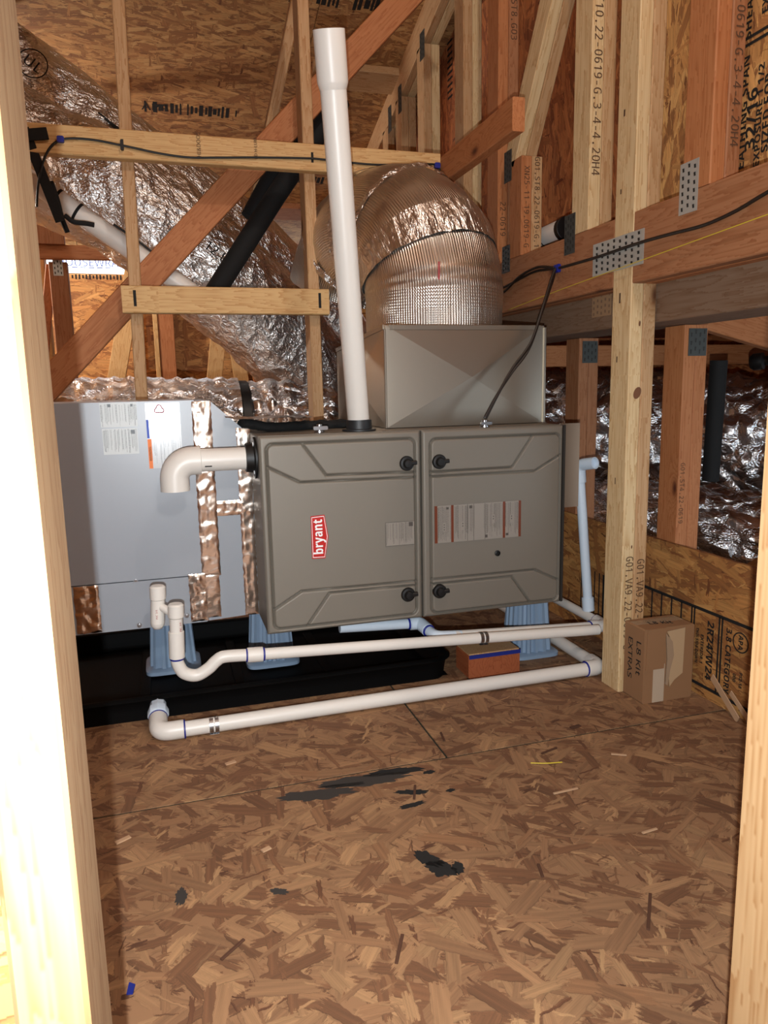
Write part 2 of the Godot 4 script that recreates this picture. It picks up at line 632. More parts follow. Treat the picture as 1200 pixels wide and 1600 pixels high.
# ---------------------------------------------------------------- build
func _ready() -> void:
	rng.seed = 20240611
	noise.seed = 7
	noise.frequency = 1.0
	sans = SystemFont.new()
	sans.font_names = PackedStringArray(["Droid Sans"])
	mono = SystemFont.new()
	mono.font_names = PackedStringArray(["Droid Sans Mono"])
	bold = SystemFont.new()
	bold.font_names = PackedStringArray(["Droid Sans"])
	bold.font_weight = 700
	camera_and_light()
	make_materials()
	shell()
	door_studs()
	girder()
	left_trusses()
	far_framing()
	ducts()
	coil_cabinet()
	furnace()
	plenum()
	flues()
	pan_and_risers()
	drains()
	box_and_block()
	cables()
	right_bay()
	debris()

func camera_and_light() -> void:
	var y := deg_to_rad(CAM_YAW)
	var p := deg_to_rad(CAM_PITCH)
	var r := deg_to_rad(CAM_ROLL)
	var fwd := Vector3(sin(y) * cos(p), -sin(p), -cos(y) * cos(p))
	var right := Vector3(cos(y), 0, sin(y))
	var up := right.cross(fwd)
	var r2 := right * cos(r) + up * sin(r)
	var u2 := -right * sin(r) + up * cos(r)
	var cam := Camera3D.new()
	cam.name = "camera"
	cam.fov = rad_to_deg(2 * atan(800.0 / 1152.4))
	cam.near = 0.02
	cam.far = 60
	add_child(cam)
	cam.transform = Transform3D(Basis(r2, u2, -fwd), EYE)
	cam.current = true
	var we := WorldEnvironment.new()
	we.name = "environment"
	var e := Environment.new()
	e.background_mode = Environment.BG_COLOR
	e.background_color = Color(0.55, 0.65, 0.8)
	e.tonemap_mode = Environment.TONE_MAPPER_LINEAR
	e.tonemap_exposure = EXPOSURE
	e.sdfgi_enabled = true
	e.ssao_enabled = true
	e.ssil_enabled = true
	we.environment = e
	add_child(we)
	# the telephone's own lamp, a finger's width beside its lens
	var flash := AreaLight3D.new()
	flash.name = "phone_lamp"
	flash.position = EYE - r2 * 0.0075 - u2 * 0.07 - fwd * 0.02
	flash.area_size = Vector2(0.006, 0.006)
	flash.light_energy = FLASH
	flash.light_color = Color(0.95, 0.98, 1.0)
	flash.area_range = 30
	flash.shadow_enabled = true
	add_child(flash)
	flash.basis = Basis(r2, u2, -fwd)

func lamp_fitting(called: String, label: String, at: Vector3, energy: float, col: Color, ceiling_y: float) -> void:
	var t := thing(called, label, "lamp", at)
	lathe("holder", Vector3(at.x, ceiling_y, at.z), Vector3.DOWN, [Vector2(0, 0), Vector2(0.055, 0), Vector2(0.055, 0.012), Vector2(0.03, 0.03), Vector2(0.022, ceiling_y - at.y - 0.05), Vector2(0, ceiling_y - at.y - 0.05)], M.white, t)
	var prof := []
	for i in 13:
		var a := PI * i / 12
		prof.append(Vector2(sin(a) * 0.045, 0.045 - cos(a) * 0.045))
	var glow := mat(Color(1, 1, 1), 0.4)
	glow.emission_enabled = true
	glow.emission = col
	glow.emission_energy_multiplier = 2.0
	lathe("bulb", at + Vector3(0, 0.045, 0), Vector3.DOWN, prof, glow, t)
	var l := OmniLight3D.new()
	l.name = called + "_light"
	l.light_energy = energy
	l.light_color = col
	l.light_size = 0.04
	l.omni_range = 30
	l.omni_attenuation = 2
	l.shadow_enabled = true
	t.add_child(l)

# OSB sheet: corner, two edges, thickness along n
func sheet(called: String, o: Vector3, ex: Vector3, ey: Vector3, n: Vector3, th: float, m: Material, parent: Node3D, per := 1.7, turn := false) -> MeshInstance3D:
	var mb := Mb.new()
	var ou := Vector2(rng.randf(), rng.randf())
	var lx := ex.length() / per
	var ly := ey.length() / per
	var uv := [Vector2(0, 0), Vector2(lx, 0), Vector2(lx, ly), Vector2(0, ly)]
	if turn:
		uv = [Vector2(0, 0), Vector2(0, lx), Vector2(ly, lx), Vector2(ly, 0)]
	for i in 4:
		uv[i] += ou
	var p := [o, o + ex, o + ex + ey, o + ey]
	mb.quad(p[0], p[1], p[2], p[3], n, uv[0], uv[1], uv[2], uv[3])
	mb.quad(p[0] - n * th, p[1] - n * th, p[2] - n * th, p[3] - n * th, -n, uv[0], uv[1], uv[2], uv[3])
	for i in 4:
		var a: Vector3 = p[i]
		var b: Vector3 = p[(i + 1) % 4]
		var e := (b - a).cross(n).normalized()
		if e.dot((a + b) * 0.5 - (o + ex * 0.5 + ey * 0.5)) < 0:
			e = -e
		mb.quad(a, b, b - n * th, a - n * th, e, uv[i], uv[(i + 1) % 4], uv[(i + 1) % 4] + Vector2(0.006, 0.006), uv[i] + Vector2(0.006, 0.006))
	return obj(called, mb, m, parent)

func roof_y(z: float) -> float:
	return 2.46 + 0.318 * (z + 3.319)

func shell() -> void:
	# floor deck: sheets with open green-edged joints
	var fl := setting("floor")
	box("joist_bed", Vector3(-1.7, -0.25, -5.6), Vector3(3.5, -0.019, 1.8), M.green, fl, 0.001)
	var zs := [[-0.30, 1.75], [-1.5185, -0.304], [-2.735, -1.5255], [-3.95, -2.739], [-5.5, -3.954]]
	var seam := [[0.4], [-0.62, 1.82], [-1.85, 0.5935, 3.03], [-0.62, 1.82], [0.59]]
	for k in zs.size():
		var xs := [-1.65]
		for s in seam[k]:
			if s > -1.6 and s < 3.35:
				xs.append(s)
		xs.append(3.4)
		for i in xs.size() - 1:
			var x0: float = xs[i] + 0.0028
			var x1: float = xs[i + 1] - 0.0028
			sheet("panel", Vector3(x0, 0, zs[k][0]), Vector3(x1 - x0, 0, 0), Vector3(0, 0, zs[k][1] - zs[k][0]), Vector3.UP, 0.018, M.floor, fl, 1.85)
	box("joint", Vector3(-1.64, -0.0185, -1.5253), Vector3(3.39, -0.0022, -1.5187), M.green, fl, 0.0003)
	box("joint", Vector3(0.5909, -0.0185, -2.734), Vector3(0.5961, -0.0022, -1.526), M.green, fl, 0.0003)
	# roof deck: rows of sheets on the slope
	var roof := setting("ceiling")
	var ca := Vector3(0, 0.318, 1).normalized()
	var nn := Vector3(0, -1, 0.318).normalized()
	var zr := [-5.6, -4.1, -2.937, -1.774, -0.611, 0.2]
	for k in zr.size() - 1:
		var offs := 1.2 if k % 2 else 0.0
		var xs := [-1.7, -0.45 + offs, 1.99 + offs, 3.45]
		for i in 3:
			var z0: float = zr[k] + 0.0015
			var z1: float = zr[k + 1] - 0.0015
			var x0: float = xs[i] + 0.0015
			var x1: float = minf(xs[i + 1], 3.45) - 0.0015
			if x1 <= x0:
				continue
			sheet("panel", Vector3(x0, roof_y(z0), z0), Vector3(x1 - x0, 0, 0), Vector3(0, 0.318, 1) * (z1 - z0), nn, 0.014, M.osb_roof, roof, 1.15)
	sheet("underlayment", Vector3(-1.75, roof_y(-5.7) + 0.03, -5.7), Vector3(5.3, 0, 0), Vector3(0, 0.318, 1) * 5.95, nn, 0.02, M.black, roof)
	# walls
	var wb := setting("wall_back")
	for i in 2:
		sheet("panel", Vector3(-1.7 + i * 2.441, 0, -5.3), Vector3(2.438 if i == 0 else 2.7, 0, 0), Vector3(0, 1.63, 0), Vector3(0, 0, 1), 0.012, M.osb_wall, wb)
	sheet("outer_skin", Vector3(-1.75, -0.2, -5.45), Vector3(5.3, 0, 0), Vector3(0, 2.2, 0), Vector3(0, 0, 1), 0.05, M.osb_wall, wb)
	var wl := setting("wall_left")
	sheet("panel", Vector3(-1.65, 0, -5.5), Vector3(0, 0, 5.05), Vector3(0, 3.4, 0), Vector3(1, 0, 0), 0.05, M.osb_roof, wl)
	var wr := setting("wall_right")
	sheet("panel", Vector3(3.4, 0, -5.5), Vector3(0, 0, 5.05), Vector3(0, 3.4, 0), Vector3(-1, 0, 0), 0.05, M.osb_red, wr)
	# wall the photographer looks through: sheathing on the attic side of the studs
	var wf := setting("wall_front")
	sheet("panel", Vector3(-1.7, 0, -0.481), Vector3(1.617, 0, 0), Vector3(0, 3.5, 0), Vector3(0, 0, 1), 0.011, M.osb_wall, wf)
	sheet("panel", Vector3(0.475, 0, -0.481), Vector3(2.98, 0, 0), Vector3(0, 3.5, 0), Vector3(0, 0, 1), 0.011, M.osb_wall, wf)
	sheet("panel", Vector3(-0.059, 1.95, -0.481), Vector3(0.516, 0, 0), Vector3(0, 1.55, 0), Vector3(0, 0, 1), 0.011, M.osb_wall, wf)
	# hall behind the camera
	var wh := setting("wall_hall")
	sheet("drywall", Vector3(-1.6, 0, 1.75), Vector3(4.2, 0, 0), Vector3(0, 2.4, 0), Vector3(0, 0, -1), 0.02, M.drywall, wh)
	sheet("drywall", Vector3(-1.6, 0, -0.39), Vector3(0, 0, 2.15), Vector3(0, 2.4, 0), Vector3(1, 0, 0), 0.02, M.drywall, wh)
	sheet("drywall", Vector3(2.6, 0, -0.39), Vector3(0, 0, 2.15), Vector3(0, 2.4, 0), Vector3(-1, 0, 0), 0.02, M.drywall, wh)
	sheet("drywall", Vector3(-1.62, 2.4, -0.479), Vector3(4.24, 0, 0), Vector3(0, 0, 2.25), Vector3(0, -1, 0), 0.02, M.drywall, wh)
	lamp_fitting("hall_lamp", "round white bulb lamp on the hall ceiling behind the camera", Vector3(0.35, 2.22, 0.75), HALL, Color(1.0, 0.97, 0.93), 2.4)
	lamp_fitting("attic_lamp", "bare white bulb hanging from the roof deck above the doorway", Vector3(0.75, 2.75, -0.95), BULB, Color(1.0, 0.97, 0.93), roof_y(-0.95))
	lamp_fitting("attic_lamp", "bare white bulb hanging at the far left eave, out of sight behind the door stud", Vector3(-1.25, 1.75, -4.2), FAR_BULB, Color(1.0, 0.97, 0.93), roof_y(-4.2))
	# daylight through the house wrap at the eave
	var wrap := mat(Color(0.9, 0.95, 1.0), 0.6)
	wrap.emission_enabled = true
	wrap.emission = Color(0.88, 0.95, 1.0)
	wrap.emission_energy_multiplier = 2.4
	var ew := setting("trim_1")
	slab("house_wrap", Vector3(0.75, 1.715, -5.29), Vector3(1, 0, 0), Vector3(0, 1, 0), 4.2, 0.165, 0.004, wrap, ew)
	var inkb := mat(Color(0.35, 0.42, 0.75), 0.7)
	lettering("print", "HOUSEWRAP", Vector3(-0.37, 1.70, -5.285), Vector3(1, 0, 0), Vector3(0, 1, 0), 0.05, inkb, ew)
	for i in 5:
		slab("print_line", Vector3(-0.47 + i * 0.05, 1.668, -5.2855), Vector3(1, 0, 0), Vector3(0, 1, 0), 0.035, 0.006, 0.0006, inkb, ew)
	var al := AreaLight3D.new()
	al.name = "eave_daylight"
	al.area_size = Vector2(4.0, 0.15)
	al.light_energy = 0.12
	al.light_color = Color(0.88, 0.95, 1.0)
	al.area_range = 12
	al.shadow_enabled = true
	add_child(al)
	al.position = Vector3(0.75, 1.715, -5.27)
	al.rotation.y = PI
	var ew2 := setting("trim_3")
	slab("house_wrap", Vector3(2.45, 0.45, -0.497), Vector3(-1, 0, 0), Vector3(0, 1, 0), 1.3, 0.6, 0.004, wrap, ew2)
	var al2 := AreaLight3D.new()
	al2.name = "bay_daylight"
	al2.area_size = Vector2(1.25, 0.55)
	al2.light_energy = 0.38
	al2.light_color = Color(0.88, 0.95, 1.0)
	al2.area_range = 12
	al2.shadow_enabled = true
	add_child(al2)
	al2.position = Vector3(2.45, 0.45, -0.51)
	# printing along the sheet edges on the roof deck
	var st := Vector3(1, 0, 0)
	var up := Vector3(0, 0.318, 1).normalized()
	for row in [[-4.02, 0.02, 0.62, 21], [-3.30, 0.62, 1.05, 16], [-4.52, 0.72, 1.14, 15]]:
		var x: float = row[1]
		for i in row[3]:
			var w := rng.randf_range(0.006, 0.024)
			if rng.randf() < 0.82:
				slab("stamp", Vector3(x + w / 2, roof_y(row[0]), row[0]) + nn * 0.0004, st, up, w, rng.randf_range(0.04, 0.085), 0.0004, M.ink, roof)
			x += w + rng.randf_range(0.004, 0.012)
	lettering("stamp", "APA", Vector3(0.07, roof_y(-4.02), -4.02) + nn * 0.001, st, up, 0.05, M.ink, roof)
	for i in 16:
		slab("stamp", Vector3(-0.49 + i * 0.021, 1.612, -5.2995), Vector3(1, 0, 0), Vector3(0, 1, 0), 0.010, 0.03 if i % 3 else 0.02, 0.0005, M.ink, wb)

func door_studs() -> void:
	lumber("door_stud", "blurred pale door stud with flash-lit face, standing left of the attic opening", "stud", Vector3(-0.0795, 0.0, -0.4345), Vector3(-0.0795, 2.4, -0.4345), 0.038, 0.089, Vector3(0, 0, 1), M.stud)
	lumber("door_stud", "pale door stud with curved grain on the right of the attic opening", "stud", Vector3(0.4775, 0.0, -0.4345), Vector3(0.4775, 2.4, -0.4345), 0.038, 0.089, Vector3(0, 0, 1), M.stud)

const GX := 1.19

func ply2(called: String, label: String, cat: String, a: Vector2, b: Vector2, w: float, m1: Material, m2: Material) -> Node3D:
	# two boards side by side in the girder plane; a and b are (y, z) of the centre line
	var t := thing(called, label, cat, Vector3(GX, a.x, a.y))
	for k in 2:
		var x := GX + 0.019 + k * 0.0388
		var mb := Mb.new()
		var A := Vector3(x, a.x, a.y)
		var B := Vector3(x, b.x, b.y)
		var d := (B - A).normalized()
		board_into(mb, A, B, 0.038, w, d.cross(Vector3.RIGHT))
		obj("ply", mb, m1 if k == 0 else m2, t)
	return t

func girder() -> void:
	var FR := Vector3(0, 0, 1)
	var DN := Vector3(0, -1, 0)
	var RT := Vector3(1, 0, 0)
	var UPV := Vector3.UP
	# full-height post in front of the box
	var p := ply2("post", "pale doubled post standing on the floor beside the cardboard box", "post", Vector2(0.0, -1.757), Vector2(3.0, -1.757), 0.085, M.pale, M.tan)
	lettering("stamp", "G01.VA9.22-0619-G", Vector3(GX + 0.022, 0.26, -1.7135), DN, RT, 0.022, M.ink_soft, p, mono, 0.85)
	lettering("stamp", "G01.VA9.22-0619-G", Vector3(GX + 0.058, 0.25, -1.7135), DN, RT, 0.022, M.ink_soft, p, mono, 0.85)
	for q in [[0.84, 0.024, 0.030], [1.02, 0.006, 0.014], [0.42, 0.004, 0.010]]:
		var kp := []
		for i in 18:
			var a := TAU * i / 18
			kp.append(Vector3(GX + 0.028 + cos(a) * q[1] * 0.5, q[0] + sin(a) * q[2] * 0.5 + cos(a) * q[1] * 0.2, -1.7144))
		poly_slab("knot", kp, FR, 0.0004, mat(Color(0.42, 0.26, 0.15), 0.7), p)
	for q in [[1.09, -1.765, 0.006, 0.026], [0.93, -1.77, 0.004, 0.016], [0.60, -1.76, 0.003, 0.018], [1.55, -1.77, 0.006, 0.016], [1.36, -1.775, 0.004, 0.012]]:
		slab("knot", Vector3(GX - 0.0001, q[0], q[1]), FR, UPV, q[2], q[3], 0.0004, mat(Color(0.25, 0.15, 0.09), 0.7), p)
	# bottom chord, in two lengths butting on the post
	var c1 := ply2("bottom_chord", "reddish horizontal truss chord running from the pale post towards the camera", "beam", Vector2(1.209, -1.712), Vector2(1.209, -0.55), 0.176, M.red2, M.red)
	var c2 := ply2("bottom_chord", "reddish horizontal truss chord running behind the pale post to the foil elbow", "beam", Vector2(1.209, -1.802), Vector2(1.209, -4.2), 0.176, M.red2, M.red)
	nail_plate(c1, Vector3(GX, 1.206, -1.783), FR, Vector3.UP, 0.23, 0.086, 8, 5, M.plate)
	# webs above the chord
	var w := ply2("truss_web", "wide reddish-brown doubled web above the chord, right of the pale post", "truss web", Vector2(1.297, -1.487), Vector2(3.0, -1.487), 0.092, M.red, M.red2)
	lettering("stamp", "G01.ST10.22-0619-G.3-4-4.20H4", Vector3(GX + 0.058, 1.62, -1.4405), DN, RT, 0.02, M.ink_soft, w, mono)
	nail_plate(w, Vector3(GX - 0.0004, 1.305, -1.508), FR, Vector3.UP, 0.062, 0.112, 3, 6, M.plate)
	w = ply2("truss_web", "pale doubled web with a long stamped code, first left of the post", "truss web", Vector2(1.297, -1.975), Vector2(2.86, -1.975), 0.09, M.pale, M.tan)
	lettering("stamp", "G01.ST10.22-0619-G.3-4-4.20H4", Vector3(GX + 0.019, 1.72, -1.9295), DN, RT, 0.024, M.ink_soft, w, mono, 0.95)
	nail_plate(w, Vector3(GX - 0.0004, 1.302, -2.026), FR, Vector3.UP, 0.058, 0.112, 4, 5, M.plate_dark)
	w = ply2("truss_web", "short upright web with red stamped code below the sloping web", "truss web", Vector2(1.297, -2.385), Vector2(1.61, -2.385), 0.09, M.red, M.tan)
	lettering("stamp", "XN25-11-19.0619-G", Vector3(GX + 0.019, 1.45, -2.3395), DN, RT, 0.018, M.ink_soft, w, mono)
	lettering("stamp", "G01.ST8.22-0619-G.1-2", Vector3(GX + 0.057, 1.45, -2.3395), DN, RT, 0.018, M.ink_soft, w, mono)
	nail_plate(w, Vector3(GX - 0.0004, 1.602, -2.44), FR, Vector3.UP, 0.055, 0.10, 3, 5, M.plate_dark)
	nail_plate(w, Vector3(GX - 0.0004, 1.30, -2.45), FR, Vector3.UP, 0.06, 0.09, 3, 5, M.plate_dark)
	ply2("truss_web", "pale sloping doubled web rising towards the camera from the block end", "truss web", Vector2(1.61, -2.435), Vector2(2.80, -1.71), 0.082, M.pale, M.tan)
	w = ply2("truss_web", "reddish doubled web partly hidden behind the sloping web", "truss web", Vector2(1.297, -2.565), Vector2(2.66, -2.565), 0.09, M.red, M.red2)
	lettering("stamp", "ST8.G03", Vector3(GX + 0.057, 2.10, -2.5195), DN, RT, 0.022, M.ink_soft, w, mono)
	lettering("stamp", "22-0619", Vector3(GX + 0.019, 1.45, -2.5195), DN, RT, 0.02, M.ink_soft, w, mono)
	ply2("truss_web", "long tan doubled web above the right end of the horizontal cable bar", "truss web", Vector2(1.297, -2.875), Vector2(2.47, -2.875), 0.09, M.tan, M.pale)
	w = ply2("truss_web", "tan doubled web with dark plate at its top, above the foil elbow", "truss web", Vector2(1.297, -3.318), Vector2(2.33, -3.318), 0.085, M.tan, M.pale)
	nail_plate(w, Vector3(GX - 0.0004, 2.325, -3.285), FR, Vector3.UP, 0.058, 0.11, 3, 5, M.plate_dark)
	w = ply2("truss_web", "second web under the low end of the sloping rafter chord, beside the vent pipe", "truss web", Vector2(1.297, -3.637), Vector2(2.23, -3.637), 0.085, M.tan, M.tan)
	nail_plate(w, Vector3(GX - 0.0004, 2.22, -3.605), FR, Vector3.UP, 0.05, 0.12, 3, 5, M.plate_dark)
	w = ply2("truss_web", "lowest and farthest short web under the sloping rafter chord", "truss web", Vector2(1.297, -3.86), Vector2(2.16, -3.86), 0.085, M.tan, M.tan)
	nail_plate(w, Vector3(GX - 0.0004, 2.185, -3.77), FR, Vector3.UP, 0.05, 0.12, 3, 5, M.plate_dark)
	var y0 := 2.341 + 0.312 * (-4.75 + 3.268) + 0.072
	var y1 := 2.341 + 0.312 * (-0.6 + 3.268) + 0.072
	ply2("rafter_chord", "sloping doubled rafter chord descending to the back above the webs", "beam", Vector2(y0, -4.75), Vector2(y1, -0.6), 0.139, M.tan, M.pale)
	# gable sheathing behind the webs
	var wg := setting("wall_gable")
	sheet("panel", Vector3(1.372, 1.16, -4.3), Vector3(0, 0, 2.36), Vector3(0, 1.25, 0), Vector3(-1, 0, 0), 0.012, M.osb_red, wg, 1.28, true)
	sheet("panel", Vector3(1.372, 2.413, -4.3), Vector3(0, 0, 2.36), Vector3(0, 0.9, 0), Vector3(-1, 0, 0), 0.012, M.osb_red, wg, 1.28, true)
	sheet("panel", Vector3(1.372, 1.16, -1.937), Vector3(0, 0, 1.44), Vector3(0, 2.1, 0), Vector3(-1, 0, 0), 0.012, M.osb_wall, wg, 1.28, true)
	for q in [["SHEATHING SPAN", -1.556, 0.020], ["32/16", -1.53, 0.030], ["EXPOSURE 1 1/2", -1.507, 0.017], ["SIZED FOR", -1.484, 0.020], ["000 PS 2", -1.460, 0.016]]:
		lettering("stamp", q[0], Vector3(1.3715, 1.47, q[1]), UPV, Vector3(0, 0, -1), q[2], M.ink, wg, bold, 1.25)
		lettering("stamp", q[0], Vector3(1.3715, 1.80, q[1]), UPV, Vector3(0, 0, -1), q[2], M.ink, wg, bold, 1.25)
	for yy in [1.33, 1.64, 1.655, 1.97]:
		slab("stamp", Vector3(1.3715, yy, -1.51), FR, UPV, 0.13, 0.007, 0.0005, M.ink, wg)
	for i in 10:
		slab("stamp", Vector3(1.3715, 2.18 + i * 0.026, -3.42), FR, Vector3.UP, 0.06, 0.010, 0.0005, M.ink, wg)
	for i in 22:
		slab("stamp", Vector3(1.3715, 1.22 + i * 0.035, -2.0), FR, Vector3.UP, 0.03 if i % 3 else 0.06, 0.012, 0.0005, M.ink, wg)
	slab("stamp", Vector3(1.3715, 1.6, -1.98), FR, Vector3.UP, 0.005, 0.8, 0.0005, M.ink, wg)
	# white pipe lying in the gable bay
	var wp := thing("white_pipe", "short white pipe with black bands lying on the chord behind the webs", "pipe", Vector3(1.318, 1.372, -2.6))
	tube("pipe", [Vector3(1.318, 1.366, -2.62), Vector3(1.318, 1.372, -2.27)], 0.036, M.pvc, wp)
	for z in [-2.47, -2.39]:
		sleeve("band", Vector3(1.318, 1.369, z), Vector3(1.318, 1.369, z + 0.006), 0.0368, M.black, wp)
	sleeve("collar", Vector3(1.318, 1.371, -2.285), Vector3(1.318, 1.372, -2.262), 0.039, M.black, wp)
	# weathered beam under the chord
	var sb := lumber("support_beam", "dark weathered beam with water stains running under the truss chord", "beam", Vector3(1.365, 1.085, -4.2), Vector3(1.365, 1.085, -0.55), 0.19, 0.122, Vector3.UP, M.weathered)
	var imprint := slab("plate_imprint", Vector3(1.2699, 1.098, -1.975), FR, UPV, 0.10, 0.07, 0.0005, mat(Color(0.60, 0.47, 0.34), 0.85), sb)
	for i in 5:
		for j in 4:
			slab("imprint_mark", Vector3(1.2694, 1.072 + j * 0.017 + 0.004 * (i % 2), -2.015 + i * 0.02), FR, UPV, 0.007, 0.008, 0.0004, M.weathered, imprint)

func left_trusses() -> void:
	var UP := Vector3.UP
	var FR := Vector3(0, 0, 1)
	lumber("upright", "tan upright crossing the horizontal bar and coil cabinet top, left of the diagonal crossing", "upright", Vector3(-0.073, 0.0, -2.645), Vector3(-0.035, 2.55, -2.645), 0.038, 0.089, FR, M.tan)
	lumber("upright", "tan upright standing behind the white vent pipe and furnace", "upright", Vector3(0.537, 0.0, -2.645), Vector3(0.53, 2.62, -2.645), 0.038, 0.089, FR, M.tan)
	var bar := lumber("cross_bar", "long yellow horizontal bar with a black cable stapled along it", "beam", Vector3(-0.75, 1.630, -2.581), Vector3(0.99, 1.624, -2.581), 0.038, 0.085, UP, M.yellow)
	lettering("stamp", "HI&DOOS", Vector3(0.17, 1.640, -2.561), UP, Vector3(-1, 0, 0), 0.012, M.ink_soft, bar)
	lettering("stamp", "KD H-LUM", Vector3(0.35, 1.640, -2.561), UP, Vector3(-1, 0, 0), 0.010, M.ink_soft, bar)
	lumber("diagonal_brace", "long reddish diagonal brace crossing behind the bar and both uprights", "brace", Vector3(-0.46, 0.79, -2.711), Vector3(1.10, 2.40, -2.711), 0.038, 0.092, FR.cross(Vector3(0.7, 0.7, 0)), M.red)
	var lb := lumber("cross_bar", "short yellow horizontal block nailed across both uprights above the coil cabinet", "beam", Vector3(-0.097, 1.163, -2.581), Vector3(0.578, 1.162, -2.581), 0.038, 0.085, UP, M.yellow)
	for x in [-0.057, 0.545]:
		slab("nail_mark", Vector3(x, 1.166, -2.562), Vector3(1, 0, 0), UP, 0.009, 0.05, 0.0006, M.ink, lb)
	for x in [-0.06, 0.536]:
		slab("nail_mark", Vector3(x, 1.625, -2.562), Vector3(1, 0, 0), UP, 0.008, 0.032, 0.0006, M.ink, bar)
	lumber("block", "reddish block with cut end, running from the cable bar towards the camera", "block", Vector3(1.011, 1.612, -2.60), Vector3(1.006, 1.609, -2.0), 0.038, 0.089, UP, M.red)
	lumber("truss_web", "sloping tan web behind the diagonal brace, left of the vent pipe top", "truss web", Vector3(0.40, 1.60, -2.97), Vector3(0.64, 2.52, -2.97), 0.038, 0.089, FR, M.tan)

func far_framing() -> void:
	var FR := Vector3(0, 0, 1)
	var UP := Vector3.UP
	lumber("far_board", "wide reddish hanging board at the left edge, behind the white pipe", "board", Vector3(-0.455, 1.577, -4.0), Vector3(-0.455, 2.10, -4.0), 0.13, 0.038, FR, M.red2)
	var hd := lumber("far_header", "reddish header over the bright eave strip at the far left", "beam", Vector3(-0.9, 1.542, -4.03), Vector3(0.02, 1.55, -4.03), 0.038, 0.066, UP, M.red)
	var pst := lumber("far_post", "reddish post under the far-left header with a small nail plate", "post", Vector3(-0.437, 0.0, -4.08), Vector3(-0.437, 1.505, -4.08), 0.085, 0.06, FR, M.red2)
	nail_plate(pst, Vector3(-0.437, 1.49, -4.05), Vector3(1, 0, 0), UP, 0.045, 0.10, 3, 4, M.plate)
	lumber("far_stud", "yellow stud left of the far-left post, partly behind the door stud", "stud", Vector3(-0.54, 0.0, -4.25), Vector3(-0.54, 1.62, -4.25), 0.05, 0.089, FR, M.yellow)
	lumber("far_stud", "brown slanting stud beside the yellow stud at the far left", "stud", Vector3(-0.55, 1.05, -4.12), Vector3(-0.475, 1.50, -4.12), 0.045, 0.04, FR, M.red2)
	lumber("far_web", "yellow slanting web on the back wall, left of the near upright", "truss web", Vector3(-0.488, 0.0, -5.15), Vector3(-0.104, 1.65, -5.15), 0.11, 0.038, FR, M.yellow)
	lumber("far_stud", "reddish stud on the back wall, just right of the near upright", "stud", Vector3(0.066, 0.0, -5.18), Vector3(0.066, 1.62, -5.18), 0.10, 0.06, FR, M.red)
	lumber("far_stud", "yellow narrow stud touching the reddish stud on the back wall", "stud", Vector3(0.0, 0.0, -5.2), Vector3(0.0, 1.62, -5.2), 0.03, 0.12, FR, M.yellow)
	lumber("far_web", "yellow slanting web on the back wall in the middle of the panel", "truss web", Vector3(0.2125, 0.0, -5.15), Vector3(0.46, 1.65, -5.15), 0.10, 0.038, FR, M.yellow)
	lumber("far_web", "yellow far web with a black stamp, leaning right beside the foil duct", "truss web", Vector3(0.643, 0.0, -5.15), Vector3(0.453, 1.65, -5.15), 0.095, 0.038, FR, M.yellow)
	lumber("far_web", "reddish far web disappearing behind the sloping foil duct", "truss web", Vector3(0.804, 0.0, -5.1), Vector3(0.525, 1.65, -5.1), 0.075, 0.038, FR, M.red)
	lumber("purlin", "upper tan purlin flat under the roof deck, right of the vent pipe top", "beam", Vector3(0.78, roof_y(-3.68) - 0.02, -3.68), Vector3(1.19, roof_y(-3.68) - 0.02, -3.68), 0.14, 0.038, Vector3(0, -1, 0.318), M.tan)
	lumber("purlin", "lower dark purlin under the roof deck, between foil duct and vent pipe", "beam", Vector3(0.2, roof_y(-4.82) - 0.02, -4.82), Vector3(1.25, roof_y(-4.82) - 0.02, -4.82), 0.14, 0.038, Vector3(0, -1, 0.318), M.red2)

# crumpled round duct
func duct_into(mb: Mb, pts: Array, r: float, amp: float, freq: float, sides := 56, ribs := 0.0, rib_amp := 0.0, caps := true, us := 2.0) -> void:
	var rows := rings(pts, func(run, a, p):
		var q: Vector3 = p * freq + Vector3(cos(a), sin(a), 0.0) * freq * r
		var k := noise.get_noise_3dv(q) * amp + noise.get_noise_3dv(q * 2.7) * amp * 0.5
		if ribs > 0.0:
			k += rib_amp * (absf(sin(run * PI / ribs + 0.3 * noise.get_noise_3dv(q))) - 0.5)
		return r + k, sides)
	if caps:
		rows.push_front(shrink(rows[0], 0.01))
		rows.append(shrink(rows[-1], 0.01))
	grid(mb, rows, true, null, us, 1.0, 0.5)

func line(a: Vector3, b: Vector3, n: int) -> Array:
	var o := []
	for i in n + 1:
		o.append(a.lerp(b, float(i) / n))
	return o

